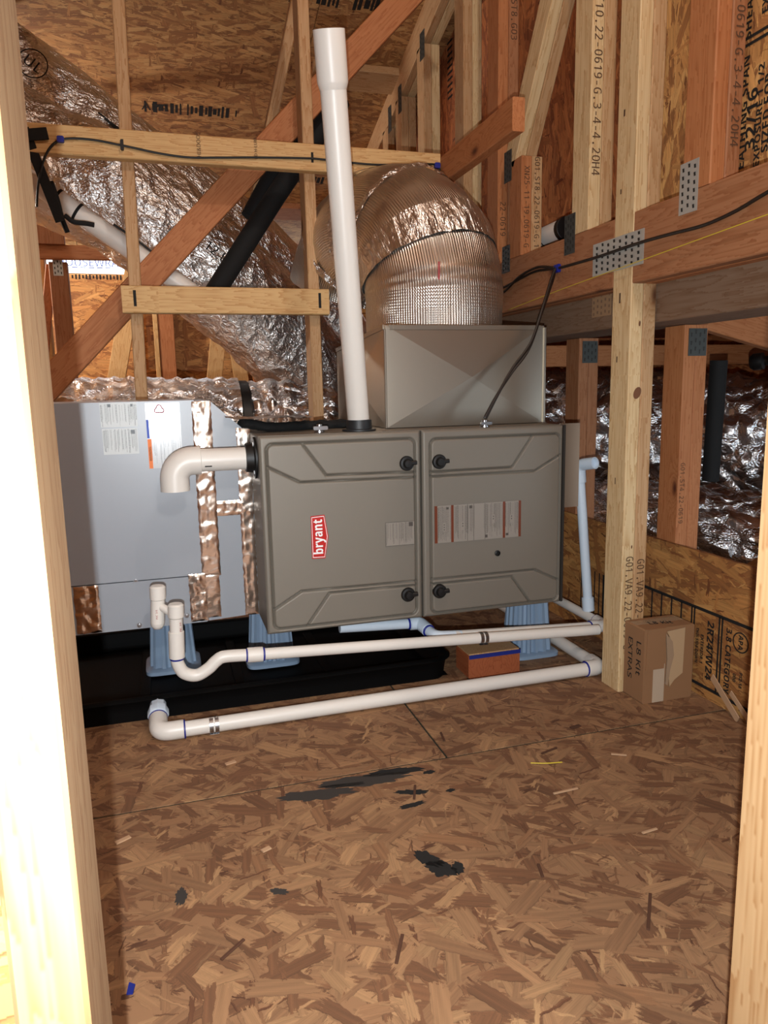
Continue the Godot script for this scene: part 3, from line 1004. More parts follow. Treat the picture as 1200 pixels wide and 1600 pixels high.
func ducts() -> void:
	# big elbow on the plenum
	var t := thing("elbow_duct", "large bubble-foil wrapped elbow duct rising from the metal plenum", "duct", Vector3(0.872, 1.03, -2.33))
	var az := deg_to_rad(20.0)
	var hd := Vector3(-sin(az), 0, -cos(az))
	var c := Vector3(0.872, 0, -2.33)
	var R := 0.226
	var path := [Vector3(c.x, 1.03, c.z), Vector3(c.x, 1.10, c.z), Vector3(c.x, 1.155, c.z)]
	# four gores with sharp mitres
	var ctr := Vector3(c.x, 1.155, c.z) + hd * R
	for i in range(1, 10):
		var a := PI / 2 * i / 9
		path.append(ctr + Vector3.UP * sin(a) * R - hd * cos(a) * R)
	path.append(path[-1] + hd * 0.05)
	var p2: Vector3 = path[-1]
	for i in range(1, 8):
		var a := PI / 2 * i / 9
		path.append(p2 + hd * sin(a) * R + Vector3.DOWN * (1 - cos(a)) * R)
	var mb := Mb.new()
	duct_into(mb, path, 0.222, 0.006, 9.0, 64, 0.0, 0.0, true, 1.0)
	obj("wrap", mb, M.bubble, t)
	# raised taped seams along the mitres
	for s in [[4, 6, 0.229], [8, 9, 0.2275], [11, 12, 0.2275], [15, 16, 0.2275]]:
		var seg := []
		for i in range(s[0], s[1] + 1):
			seg.append(path[i])
		if seg.size() == 2:
			var mid: Vector3 = (seg[0] + seg[1]) * 0.5
			seg = [mid + (seg[0] - mid) * 0.6, mid, mid + (seg[1] - mid) * 0.6]
		mb = Mb.new()
		duct_into(mb, seg, s[2], 0.010, 16.0, 72, 0.02, 0.004, false, 2.0)
		obj("tape_seam", mb, M.foil, t)
	var redm := mat(Color(0.6, 0.08, 0.06), 0.5)
	slab("red_mark", Vector3(0.80, 1.20, -2.089), Vector3(1, 0, 0.3), Vector3(0, 1, 0.05), 0.006, 0.05, 0.001, redm, t)
	# near sloping duct
	t = thing("flexible_duct", "bright crumpled foil duct sloping down behind the diagonal brace", "duct", Vector3(0.15, 1.36, -3.05))
	var pb := smooth_path([Vector3(-1.2, 2.17, -3.14), Vector3(-0.44, 1.75, -3.13), Vector3(-0.072, 1.575, -3.1), Vector3(0.152, 1.395, -3.12), Vector3(0.395, 1.205, -3.20), Vector3(0.61, 0.99, -3.32), Vector3(0.74, 0.86, -3.42)], 14)
	mb = Mb.new()
	duct_into(mb, pb, 0.207, 0.022, 5.0, 72, 0.0, 0.0, true, 2.0)
	obj("jacket", mb, M.foil, t)
	lettering("print", "R8.0 12 IN", Vector3(0.20, 1.40, -2.895), Vector3(0.8, -0.6, 0), Vector3(0.6, 0.8, -0.2), 0.035, M.ink, t)
	# far sloping duct
	t = thing("flexible_duct", "upper brownish foil duct with printed rings under the roof deck at top left", "duct", Vector3(-0.2, 1.88, -3.45))
	pb = smooth_path([Vector3(-1.3, 2.62, -3.35), Vector3(-0.582, 2.16, -3.45), Vector3(-0.184, 1.872, -3.47), Vector3(0.06, 1.72, -3.5), Vector3(0.42, 1.48, -3.6), Vector3(0.80, 1.17, -3.75), Vector3(1.0, 0.8, -3.8)], 12)
	mb = Mb.new()
	duct_into(mb, pb, 0.205, 0.012, 5.0, 64, 0.0, 0.0, true, 2.0)
	obj("jacket", mb, M.foil, t)
	var av := Vector3(0.8, -0.58, -0.05)
	lettering("print", "UL", Vector3(-0.375, 2.095, -3.258), av, Vector3(0.58, 0.8, -0.15), 0.04, M.ink, t)
	var ringm := Mb.new()
	lathe_into(ringm, Vector3(-0.375, 2.095, -3.258), Vector3(0.03, 0.1, 1), [Vector2(0.050, 0), Vector2(0.050, 0.0015), Vector2(0.054, 0.0015), Vector2(0.054, 0)], 32)
	obj("print_ring", ringm, M.ink, t)
	for i in 5:
		slab("print_line", Vector3(-0.10 + 0.02 * i, 1.90 - 0.02 * i, -3.262), av, Vector3(0.58, 0.8, -0.15), 0.14, 0.006, 0.0015, M.ink, t)
	# duct lying behind the coil cabinet
	t = thing("flexible_duct", "long level foil duct lying behind the grey coil cabinet", "duct", Vector3(-0.1, 0.55, -2.96))
	mb = Mb.new()
	duct_into(mb, line(Vector3(-1.4, 0.752, -2.96), Vector3(0.285, 0.715, -2.96), 90), 0.197, 0.012, 7.0, 64, 0.055, 0.012, true, 2.0)
	obj("jacket", mb, M.foil_crumpled, t)
	sleeve("strap", Vector3(0.284, 0.715, -2.96), Vector3(0.325, 0.714, -2.96), 0.192, M.black, t, 0.006)
	t = thing("flexible_duct", "short heavily wrinkled foil duct between the black strap and the vent pipe", "duct", Vector3(0.45, 0.5, -2.96))
	mb = Mb.new()
	duct_into(mb, smooth_path([Vector3(0.328, 0.70, -2.96), Vector3(0.42, 0.712, -2.96), Vector3(0.55, 0.70, -2.94), Vector3(0.70, 0.64, -2.93)], 14), 0.19, 0.026, 8.0, 64, 0.06, 0.016, true, 2.0)
	obj("jacket", mb, M.foil_crumpled, t)
	# ribbed metal collar further back
	t = thing("metal_duct", "small ribbed bare metal duct standing between two foil ducts", "duct", Vector3(0.53, 0.70, -3.42))
	var prof := [Vector2(0, 0)]
	for i in 16:
		prof.append(Vector2(0.092 + (0.005 if i % 3 == 0 else 0.0), i * 0.022))
	prof.append(Vector2(0, 0.35))
	lathe("collar", Vector3(0.585, 0.68, -3.52), Vector3.UP, prof, M.galv, t, 36)

func tape(called: String, x0: float, y0: float, x1: float, y1: float, z: float, parent: Node3D, amp := 0.0022) -> MeshInstance3D:
	var rows := []
	var ny := maxi(3, int((y1 - y0) / 0.005))
	var nx := maxi(3, int((x1 - x0) / 0.005))
	for i in ny + 1:
		var row := PackedVector3Array()
		for j in nx + 1:
			var x := lerpf(x0, x1, float(j) / nx)
			var y := lerpf(y0, y1, float(i) / ny)
			var e := 0.0 if (i == 0 or j == 0 or i == ny or j == nx) else 1.0
			row.append(Vector3(x + (1 - e) * noise.get_noise_2d(y * 60, x * 9) * 0.0025, y + (1 - e) * noise.get_noise_2d(x * 60, 4) * 0.002, z + 0.0008 + e * (0.0014 + amp * (noise.get_noise_2d(x * 30, y * 22) + 0.5 * noise.get_noise_2d(x * 75, y * 60)))))
		rows.append(row)
	var mb := Mb.new()
	grid(mb, rows, false, Vector3(0, 0, 1), (x1 - x0) * 6, 6.0, 0.3)
	return obj(called, mb, M.foil_tape, parent)

func coil_cabinet() -> void:
	var X := Vector3(1, 0, 0)
	var Y := Vector3.UP
	var t := thing("coil_cabinet", "grey sheet-metal coil cabinet with stickers and foil tape, left of the furnace", "coil cabinet", Vector3(-0.1, 0.215, -2.3))
	var z := -2.1
	box("upper_panel", Vector3(-0.62, 0.3555, -2.54), Vector3(0.088, 0.845, z), M.coil, t, 0.003)
	box("lower_panel", Vector3(-0.62, 0.216, -2.54), Vector3(0.088, 0.3525, z - 0.0015), M.coil, t, 0.003)
	# transition with sloping shoulder
	var mb := Mb.new()
	var pr := [Vector2(0.090, 0.218), Vector2(0.234, 0.225), Vector2(0.234, 0.748), Vector2(0.205, 0.772), Vector2(0.128, 0.843), Vector2(0.090, 0.843)]
	var c := Vector2(0.15, 0.52)
	for i in pr.size():
		var a: Vector2 = pr[i]
		var b: Vector2 = pr[(i + 1) % pr.size()]
		mb.tri(Vector3(c.x, c.y, z - 0.003), Vector3(a.x, a.y, z - 0.003), Vector3(b.x, b.y, z - 0.003), Vector3(0, 0, 1), Vector3(0, 0, 1), Vector3(0, 0, 1))
		var n := Vector3(b.y - a.y, a.x - b.x, 0).normalized()
		mb.quad(Vector3(a.x, a.y, z - 0.003), Vector3(b.x, b.y, z - 0.003), Vector3(b.x, b.y, -2.53), Vector3(a.x, a.y, -2.53), n)
	obj("transition_panel", mb, M.coil, t)
	tape("foil_tape", 0.079, 0.35, 0.131, 0.842, z, t)
	tape("foil_tape", 0.082, 0.228, 0.126, 0.352, z + 0.0006, t)
	tape("foil_tape", 0.041, 0.221, 0.09, 0.36, z + 0.0012, t, 0.004)
	tape("foil_tape", 0.195, 0.223, 0.2335, 0.765, z - 0.002, t)
	tape("foil_tape", 0.128, 0.520, 0.232, 0.563, z - 0.0022, t, 0.003)
	tape("foil_tape", -0.262, 0.219, -0.198, 0.352, z, t, 0.004)
	for p in [Vector2(-0.10, 0.357), Vector2(-0.10, 0.226), Vector2(0.03, 0.24)]:
		lathe("screw", Vector3(p.x, p.y, z - 0.001), Vector3(0, 0, 1), [Vector2(0.007, 0), Vector2(0.007, 0.001), Vector2(0.0042, 0.001), Vector2(0.0042, 0.004), Vector2(0, 0.0044)], M.brass, t, 12)
	var grey := Color(0.22, 0.24, 0.26)
	var pa := Color(0.74, 0.76, 0.76)
	slab("sticker", Vector3(-0.110, 0.811, z), X, Y, 0.093, 0.064, 0.0006, mat(Color.WHITE, 0.4, 0, print_tex(256, 176, pa, grey, 4, 1, [[Rect2i(55, 8, 22, 22), grey], [Rect2i(215, 10, 14, 18), grey]])), t)
	slab("sticker", Vector3(-0.110, 0.741, z), X, Y, 0.090, 0.069, 0.0006, mat(Color.WHITE, 0.4, 0, print_tex(256, 196, pa, grey, 5, 2, [[Rect2i(205, 14, 30, 30), grey]])), t)
	var big := slab("warning_sticker", Vector3(0.003, 0.752, z), X, Y, 0.089, 0.176, 0.0006, mat(Color.WHITE, 0.2, 0, print_tex(256, 512, Color(0.74, 0.75, 0.76), Color(0.25, 0.27, 0.3), 3, 3, [[Rect2i(0, 0, 190, 96), Color(0.70, 0.45, 0.50)], [Rect2i(0, 250, 256, 3), Color(0.5, 0.5, 0.5)], [Rect2i(206, 12, 34, 34), grey]])), t)
	slab("blue_stripe", Vector3(-0.0385, 0.771, z + 0.0006), X, Y, 0.006, 0.05, 0.0003, M.blue, big)
	var os := slab("orange_stripe", Vector3(-0.0365, 0.704, z + 0.0006), X, Y, 0.010, 0.080, 0.0003, M.orange, big)
	lettering("heading", "WARNING", Vector3(-0.0365, 0.704, z + 0.0009), Vector3.UP, Vector3(-1, 0, 0), 0.006, M.ink, big)
	# red rounded triangle symbol
	var tri := []
	for i in 40:
		var a := TAU * i / 40
		var rr := 0.011 * (1.0 + 0.22 * cos(3 * (a - PI / 2)))
		tri.append(Vector3(-0.006 + cos(a) * rr, 0.823 + sin(a) * rr * 0.9, z + 0.0006))
	tri.append(tri[0])
	tube("symbol", tri, 0.0016, mat(Color(0.6, 0.25, 0.3), 0.5), big, 6)

func seg_d(p: Vector2, a: Vector2, b: Vector2) -> float:
	var e := b - a
	var t := clampf((p - a).dot(e) / e.length_squared(), 0.0, 1.0)
	return p.distance_to(a + e * t)

func door_panel(called: String, u0: float, u1: float, v0: float, v1: float, border: Rect2, lines: Array, parent: Node3D) -> MeshInstance3D:
	var O := Vector3(0.234, 0.2185, -1.9135)
	var st := 0.0022
	var nx := int((u1 - u0) / st)
	var ny := int((v1 - v0) / st)
	var rows := []
	var bc := border.get_center()
	var bh := border.size / 2
	var back := PackedVector3Array()
	for i in ny + 1:
		var row := PackedVector3Array()
		var v := lerpf(v0, v1, float(i) / ny)
		for j in nx + 1:
			var u := lerpf(u0, u1, float(j) / nx)
			var p := Vector2(u, v)
			var q := (p - bc).abs() - bh + Vector2(0.018, 0.018)
			var sd := Vector2(maxf(q.x, 0), maxf(q.y, 0)).length() + minf(maxf(q.x, q.y), 0.0) - 0.018
			var dep := 0.0
			# pressed bead round the panel: a step up inside a groove
			var g := absf(sd) / 0.0052
			if g < 1.0:
				dep -= 0.0085 * (0.5 + 0.5 * cos(PI * g))
			if sd < 0.0:
				dep += 0.0015 * minf(1.0, -sd / 0.006)
			var best := 9.0
			for l in lines:
				best = minf(best, seg_d(p, l[0], l[1]))
			g = best / 0.0045
			if g < 1.0:
				dep -= 0.0085 * (0.5 + 0.5 * cos(PI * g))
			var ed := minf(minf(u - u0, u1 - u), minf(v - v0, v1 - v))
			if ed < 0.007:
				dep -= 0.006 * pow(1.0 - ed / 0.007, 2.0)
			row.append(O + Vector3(u, v, dep))
		rows.append(row)
	var mb := Mb.new()
	grid(mb, rows, false, Vector3(0, 0, 1), 1.0, 1.0, 0.3)
	var zb := -1.936
	for s in [[rows[0], Vector3.DOWN], [rows[-1], Vector3.UP]]:
		var r: PackedVector3Array = s[0]
		for j in nx:
			mb.quad(r[j], r[j + 1], Vector3(r[j + 1].x, r[j + 1].y, zb), Vector3(r[j].x, r[j].y, zb), s[1])
	for s in [[0, Vector3.LEFT], [nx, Vector3.RIGHT]]:
		for i in ny:
			var a: Vector3 = rows[i][s[0]]
			var b: Vector3 = rows[i + 1][s[0]]
			mb.quad(a, b, Vector3(b.x, b.y, zb), Vector3(a.x, a.y, zb), s[1])
	return obj(called, mb, M.paint, parent)

func poly_lines(a: Array) -> Array:
	var o := []
	for i in a.size() - 1:
		o.append([a[i], a[i + 1]])
	return o

func furnace() -> void:
	var X := Vector3(1, 0, 0)
	var Y := Vector3.UP
	var B := Vector3(0.234, 0.2185, -1.912)
	var t := thing("furnace", "taupe metal furnace lying on its side with two pressed-panel doors", "furnace", Vector3(0.678, 0.2185, -2.2))
	box("cabinet", Vector3(0.2345, 0.2185, -2.55), Vector3(1.1235, 0.7505, -1.9345), M.paint, t, 0.003)
	# left door
	var la := [Vector2(0.114, 0.507), Vector2(0.174, 0.423), Vector2(0.424, 0.419)]
	var lb := [Vector2(0.020, 0.452), Vector2(0.103, 0.408), Vector2(0.424, 0.404)]
	var lc := [Vector2(0.019, 0.068), Vector2(0.095, 0.112), Vector2(0.424, 0.109)]
	var ld := [Vector2(0.108, 0.014), Vector2(0.172, 0.100), Vector2(0.424, 0.097)]
	var d1 := door_panel("door", 0.0, 0.440, 0.0, 0.531, Rect2(0.018, 0.013, 0.406, 0.498), poly_lines(la) + poly_lines(lb) + poly_lines(lc) + poly_lines(ld), t)
	var ra := [Vector2(0.470, 0.416), Vector2(0.717, 0.417), Vector2(0.782, 0.506)]
	var rb := [Vector2(0.470, 0.403), Vector2(0.789, 0.402), Vector2(0.873, 0.446)]
	var rc := [Vector2(0.470, 0.109), Vector2(0.794, 0.108), Vector2(0.873, 0.069)]
	var rd := [Vector2(0.470, 0.095), Vector2(0.719, 0.094), Vector2(0.78, 0.010)]
	var d2 := door_panel("door", 0.4455, 0.8815, 0.0, 0.531, Rect2(0.469, 0.009, 0.404, 0.498), poly_lines(ra) + poly_lines(rb) + poly_lines(rc) + poly_lines(rd), t)
	# quarter-turn knobs
	for k in [[0.399, 0.444, 0], [0.397, 0.073, 0], [0.494, 0.444, 1], [0.492, 0.073, 1]]:
		var kp := B + Vector3(k[0], k[1], 0.0)
		var mb := Mb.new()
		lathe_into(mb, kp, Vector3(0, 0, 1), [Vector2(0.0205, -0.004), Vector2(0.0205, 0.004), Vector2(0.0185, 0.007), Vector2(0.013, 0.008), Vector2(0.0115, 0.015), Vector2(0.0095, 0.0175), Vector2(0, 0.018)], 28)
		board_into(mb, kp + Vector3(-0.004, 0, 0.010), kp + Vector3(0.025, 0.002, 0.010), 0.011, 0.014, Vector3(0, 0, 1), 0.003)
		obj("knob", mb, M.black, d1 if k[2] == 0 else d2)
	# maker's badge, printed to read upwards
	var bz := 0.0018
	var out := [Vector2(0.127, 0.200), Vector2(0.163, 0.199), Vector2(0.1735, 0.2585), Vector2(0.1645, 0.318), Vector2(0.127, 0.316)]
	var badge: MeshInstance3D
	for k in 3:
		var pts := []
		var sc: float = [1.0, 0.90, 0.84][k]
		for p in out:
			var c := Vector2(0.148, 0.2585)
			var q: Vector2 = c + (p - c) * Vector2(sc, lerpf(1.0, sc, 0.5))
			pts.append(B + Vector3(q.x, q.y, bz))
		if k == 0:
			badge = poly_slab("badge", pts, Vector3(0, 0, 1), 0.0012, M.red_badge, d1)
		else:
			poly_slab("badge_border" if k == 1 else "badge_field", pts, Vector3(0, 0, 1), 0.0012 + k * 0.0003, M.white if k == 1 else M.red_badge, d1)
	lettering("lettering", "bryant", B + Vector3(0.1455, 0.2585, bz + 0.0021), Y, -X, 0.0245, M.white, d1, bold, 0.88)
	var pp := Color(0.53, 0.505, 0.47)
	var ik := Color(0.28, 0.26, 0.24)
	slab("rating_label", B + Vector3(0.3755, 0.250, bz), X, Y, 0.083, 0.067, 0.0006, mat(Color.WHITE, 0.45, 0, print_tex(256, 200, pp, ik, 3, 4, [[Rect2i(0, 0, 256, 3), ik], [Rect2i(0, 0, 3, 200), ik], [Rect2i(0, 197, 256, 3), ik], [Rect2i(210, 8, 36, 36), ik]])), d1)
	var orange := Color(0.40, 0.18, 0.08)
	var wl := print_tex(768, 300, pp, Color(0.24, 0.22, 0.20), 6, 6, [[Rect2i(0, 0, 24, 300), orange], [Rect2i(142, 0, 22, 300), orange], [Rect2i(602, 0, 22, 300), orange], [Rect2i(746, 0, 22, 300), orange], [Rect2i(350, 0, 70, 300), pp], [Rect2i(440, 0, 3, 300), ik], [Rect2i(340, 0, 3, 300), ik], [Rect2i(285, 0, 3, 300), ik], [Rect2i(70, 140, 24, 70), pp], [Rect2i(78, 150, 8, 10), ik], [Rect2i(78, 170, 8, 10), ik], [Rect2i(78, 190, 8, 10), ik], [Rect2i(232, 140, 24, 70), pp], [Rect2i(240, 150, 8, 10), ik], [Rect2i(240, 170, 8, 10), ik], [Rect2i(505, 100, 24, 70), pp], [Rect2i(513, 110, 8, 10), ik], [Rect2i(513, 130, 8, 10), ik], [Rect2i(670, 110, 24, 70), pp], [Rect2i(678, 120, 8, 10), ik], [Rect2i(678, 140, 8, 10), ik], [Rect2i(100, 14, 22, 18), ik], [Rect2i(302, 12, 24, 24), ik], [Rect2i(440, 262, 24, 24), ik], [Rect2i(630, 262, 24, 20), ik]])
	slab("warning_label", B + Vector3(0.612, 0.2665, bz), X, Y, 0.267, 0.106, 0.0006, mat(Color.WHITE, 0.45, 0, wl), d2)
	lathe("sight_port", B + Vector3(0.672, 0.169, bz - 0.002), Vector3(0, 0, 1), [Vector2(0.0085, 0), Vector2(0.0085, 0.004), Vector2(0.006, 0.005), Vector2(0.005, 0.002), Vector2(0, 0.002)], M.black, d2, 20)
	# metal flange standing off the right end
	box("side_flange", Vector3(1.1245, 0.50, -1.955), Vector3(1.192, 0.752, -1.951), mat(Color(0.50, 0.42, 0.35), 0.42, 0.7), t, 0.001)
	box("side_edge", Vector3(1.1165, 0.2185, -1.934), Vector3(1.1245, 0.7505, -1.916), mat(Color(0.16, 0.15, 0.14), 0.5), t, 0.002)

func plenum() -> void:
	var t := thing("plenum", "cross-broken galvanized plenum box standing on the furnace under the foil elbow", "plenum", Vector3(0.87, 0.752, -2.3))
	var mb := Mb.new()
	var x0 := 0.621
	var x1 := 1.122
	var y0 := 0.7525
	var y1 := 1.042
	var z := -2.05
	# front with raised cross break
	var a := Vector3(x0, y0, z)
	var b := Vector3(x1, y0, z)
	var c := Vector3(x1, y1, z)
	var d := Vector3(x0, y1, z)
	var m := Vector3((x0 + x1) / 2 + 0.01, 0.893, z + 0.014)
	for q in [[a, b], [b, c], [c, d], [d, a]]:
		var n: Vector3 = (q[1] - q[0]).cross(m - q[0]).normalized()
		if n.z < 0:
			n = -n
		mb.tri(q[0], q[1], m, n, n, n, Vector2(q[0].x, q[0].y), Vector2(q[1].x, q[1].y), Vector2(m.x, m.y))
	obj("front_panel", mb, M.galv, t)
	mb = Mb.new()
	# left side, its own cross break, lower at the back
	var e := Vector3(x0, y0, -2.66)
	var f := Vector3(x0, 1.006, -2.66)
	m = Vector3(x0 - 0.014, 0.885, -2.35)
	for q in [[a, e], [e, f], [f, d], [d, a]]:
		var n: Vector3 = (q[1] - q[0]).cross(m - q[0]).normalized()
		if n.x > 0:
			n = -n
		mb.tri(q[0], q[1], m, n, n, n, Vector2(q[0].z, q[0].y), Vector2(q[1].z, q[1].y), Vector2(m.z, m.y))
	obj("side_panel", mb, M.galv, t)
	mb = Mb.new()
	var g := Vector3(x1, y0, -2.66)
	var h := Vector3(x1, 1.006, -2.66)
	mb.quad(b, g, h, c, Vector3.RIGHT)
	mb.quad(e, g, h, f, Vector3(0, 0, -1))
	mb.quad(d, c, h, f, Vector3.UP)
	obj("back_shell", mb, M.galv, t)
	# folded corner seams and top flange
	mb = Mb.new()
	board_into(mb, Vector3(x0 - 0.003, y0, z + 0.002), Vector3(x0 - 0.003, y1 - 0.012, z + 0.002), 0.007, 0.009, Vector3(0, 0, 1), 0.0015)
	obj("corner_seam", mb, M.galv, t)
	mb = Mb.new()
	board_into(mb, Vector3(x1 + 0.002, y0, z + 0.002), Vector3(x1 + 0.002, y1 - 0.006, z + 0.002), 0.007, 0.009, Vector3(0, 0, 1), 0.0015)
	obj("corner_seam", mb, M.galv, t)
	mb = Mb.new()
	board_into(mb, Vector3(x0 + 0.012, y1 - 0.006, z + 0.001), Vector3(x1 - 0.012, y1 - 0.006, z + 0.001), 0.004, 0.014, Vector3.UP, 0.001)
	obj("top_flange", mb, M.galv, t)
	mb = Mb.new()
	board_into(mb, Vector3(x0 - 0.002, y1 - 0.004, z - 0.012), Vector3(x0 - 0.002, 1.004, -2.655), 0.004, 0.014, Vector3.UP, 0.001)
	obj("top_flange", mb, M.galv, t)

func flues() -> void:
	var t := thing("vent_pipe", "tall leaning white vent pipe with a bell coupling, rising from the furnace top", "pipe", Vector3(0.523, 0.7515, -2.0))
	var a := Vector3(0.5235, 0.775, -2.0)
	var b := Vector3(0.405, 1.640, -1.715)
	tube("pipe", [a, a.lerp(b, 0.5), a.lerp(b, 0.93)], 0.0302, M.pvc, t, 32)
	var d := (b - a).normalized()
	var s := a.lerp(b, 0.875)
	var mb := Mb.new()
	lathe_into(mb, s, d, [Vector2(0.0302, 0), Vector2(0.0305, 0.0), Vector2(0.0345, 0.012), Vector2(0.0352, 0.016), Vector2(0.0352, b.distance_to(s)), Vector2(0.0305, b.distance_to(s)), Vector2(0.0305, 0.03), Vector2(0.0, 0.03)], 36)
	obj("coupling", mb, M.pvc, t)
	lathe("rubber_collar", Vector3(0.5245, 0.7515, -2.0), Vector3.UP, [Vector2(0, 0), Vector2(0.047, 0), Vector2(0.047, 0.004), Vector2(0.036, 0.006), Vector2(0.035, 0.030), Vector2(0.031, 0.031), Vector2(0, 0.031)], mat(Color(0.11, 0.12, 0.13), 0.5), t)
	t = thing("intake_pipe", "white elbowed intake pipe sticking out of the furnace's left end", "pipe", Vector3(0.234, 0.69, -2.0))
	tube("pipe", [Vector3(0.244, 0.689, -2.0), Vector3(0.15, 0.689, -2.0), Vector3(0.075, 0.689, -2.0)], 0.0302, M.pvc, t, 32)
	mb = Mb.new()
	var path := [Vector3(0.091, 0.689, -2.0)]
	for i in 13:
		var an := PI / 2 * i / 12
		path.append(Vector3(0.068 - sin(an) * 0.047, 0.689 - 0.047 + cos(an) * 0.047, -2.0))
	path.append(Vector3(0.021, 0.612, -2.0))
	tube_into(mb, path, 0.0372, 36, false, true)
	obj("elbow", mb, M.pvc, t)
	slab("black_mark", Vector3(0.108, 0.676, -1.9735), Vector3(1, 0, 0), Vector3(0, 1, -0.4), 0.018, 0.006, 0.0008, M.ink, t)
	mb = Mb.new()
	lathe_into(mb, Vector3(0.2335, 0.689, -2.0), Vector3(-1, 0, 0), [Vector2(0, 0), Vector2(0.056, 0), Vector2(0.056, 0.005), Vector2(0.040, 0.007), Vector2(0.037, 0.026), Vector2(0.031, 0.027), Vector2(0, 0.027)], 32)
	obj("rubber_flange", mb, M.black, t)
	for k in [Vector2(0.042, 0.02), Vector2(-0.04, 0.02)]:
		lathe("screw", Vector3(0.2285, 0.689 + k.x * 0.9, -2.0 + k.y), Vector3(-1, 0, 0), [Vector2(0.006, 0), Vector2(0.006, 0.003), Vector2(0, 0.004)], M.white, t, 10)
	# black liner strip and cable fittings on the furnace top
	t = thing("liner_scrap", "crumpled black liner strip lying along the furnace's top left edge", "scrap", Vector3(0.36, 0.752, -2.1))
	mb = Mb.new()
	var pts := smooth_path([Vector3(0.21, 0.778, -2.10), Vector3(0.27, 0.768, -2.12), Vector3(0.33, 0.762, -2.14), Vector3(0.42, 0.763, -2.17), Vector3(0.58, 0.761, -2.2)], 10)
	var rows := rings(pts, func(_r, an, p): return 0.006 + 0.017 * absf(sin(an)) + 0.006 * noise.get_noise_3dv(p * 40 + Vector3(an, 0, 0)), 20)
	rows.push_front(shrink(rows[0], 0.01))
	rows.append(shrink(rows[-1], 0.01))
	grid(mb, rows, true)
	obj("strip", mb, M.foam, t)
	t = thing("foil_scrap", "brownish foil flap draped over the coil cabinet's sloping shoulder", "scrap", Vector3(0.2, 0.77, -2.1))
	rows = []
	for i in 9:
		var row := PackedVector3Array()
		for j in 21:
			var x := 0.165 + 0.24 * j / 20.0
			var zz := -2.22 + 0.17 * i / 8.0
			row.append(Vector3(x, maxf(0.80 - 0.35 * maxf(0, x - 0.16) * 0.8, 0.792) - 0.0 + 0.006 * noise.get_noise_2d(x * 40, zz * 40), zz))
		rows.append(row)
	mb = Mb.new()
	grid(mb, rows, false, Vector3.UP)
	obj("flap", mb, M.foil_tape, t)

func fluted(mb: Mb, c: Vector3, top: float, flip := 0.0) -> void:
	var rows := []
	var prof := [[0.083, 0.0, 6.0], [0.083, 0.010, 6.0], [0.079, 0.013, 6.0], [0.066, 0.016, 3.4], [0.055, top - 0.012, 3.0], [0.060, top - 0.010, 3.2], [0.060, top, 3.2], [0.004, top, 2.0]]
	for k in prof.size():
		var row := PackedVector3Array()
		for j in 96:
			var a := TAU * j / 96
			var e: float = prof[k][2]
			var den := pow(pow(absf(cos(a)), e) + pow(absf(sin(a)), e), 1.0 / e)
			var r: float = prof[k][0] / den
			if k == 3 or k == 4:
				var w := cos(a * 16)
				r += 0.0045 * clampf(w * 2.2, -1, 1)
			row.append(c + Vector3(cos(a) * r, prof[k][1], sin(a) * r))
		rows.append(row)
	grid(mb, rows, true, null, 1.0, 1.0, 0.8)

func rrect(x0: float, x1: float, z0: float, z1: float, off: float, y: float) -> PackedVector3Array:
	var row := PackedVector3Array()
	var r := 0.05
	for c in [[x1 - r, z1 - r, 0], [x0 + r, z1 - r, 1], [x0 + r, z0 + r, 2], [x1 - r, z0 + r, 3]]:
		for i in 9:
			var a: float = PI / 2 * (c[2] + i / 8.0)
			row.append(Vector3(c[0] + cos(a) * (r + off), y, c[1] + sin(a) * (r + off)))
	return row

func pan_and_risers() -> void:
	var t := thing("drain_pan", "long shallow black plastic drain pan on the floor under the equipment", "drain pan", Vector3(0.0, 0.0, -2.25))
	var x0 := -0.85
	var x1 := 0.775
	var z0 := -2.575
	var z1 := -1.975
	var rows := []
	for q in [[0.0, 0.0], [0.004, 0.030], [0.008, 0.052], [0.016, 0.058], [0.020, 0.062], [0.014, 0.066], [-0.004, 0.066], [-0.010, 0.062], [-0.016, 0.018], [-0.026, 0.009], [-0.047, 0.009]]:
		rows.append(rrect(x0, x1, z0, z1, q[0], q[1]))
	var mb := Mb.new()
	grid(mb, rows, true)
	mb.quad(Vector3(x0, 0.009, z0), Vector3(x1, 0.009, z0), Vector3(x1, 0.009, z1), Vector3(x0, 0.009, z1), Vector3.UP)
	obj("tray", mb, M.pan, t)
	for x in [-0.1, 0.17, 0.44]:
		mb = Mb.new()
		board_into(mb, Vector3(x, 0.012, -2.5), Vector3(x, 0.012, -2.05), 0.03, 0.008, Vector3.UP, 0.003)
		obj("rib", mb, M.pan, t)
	var r1 := thing("riser", "blue-grey plastic riser in the pan behind the capped drain trap", "riser", Vector3(-0.017, 0.01, -2.325), "plastic equipment risers")
	mb = Mb.new()
	fluted(mb, Vector3(-0.017, 0.0165, -2.325), 0.199)
	obj("stand", mb, M.riser, r1)
	var r2 := thing("riser", "blue-grey plastic riser under the furnace's left end, behind the pipe coupling", "riser", Vector3(0.285, 0.01, -2.275), "plastic equipment risers")
	mb = Mb.new()
	fluted(mb, Vector3(0.285, 0.0165, -2.275), 0.2015)
	obj("stand", mb, M.riser, r2)
	var r3 := thing("riser", "blue-grey plastic riser on the bare floor under the furnace's right end", "riser", Vector3(1.105, 0.0, -2.105), "plastic equipment risers")
	mb = Mb.new()
	fluted(mb, Vector3(1.105, 0.0005, -2.105), 0.2175)
	obj("stand", mb, M.riser, r3)

func primer(a: Vector3, d: Vector3, r: float, parent: Node3D, w := 0.004) -> void:
	sleeve("primer_ring", a, a + d.normalized() * w, r + 0.0006, M.primer, parent)

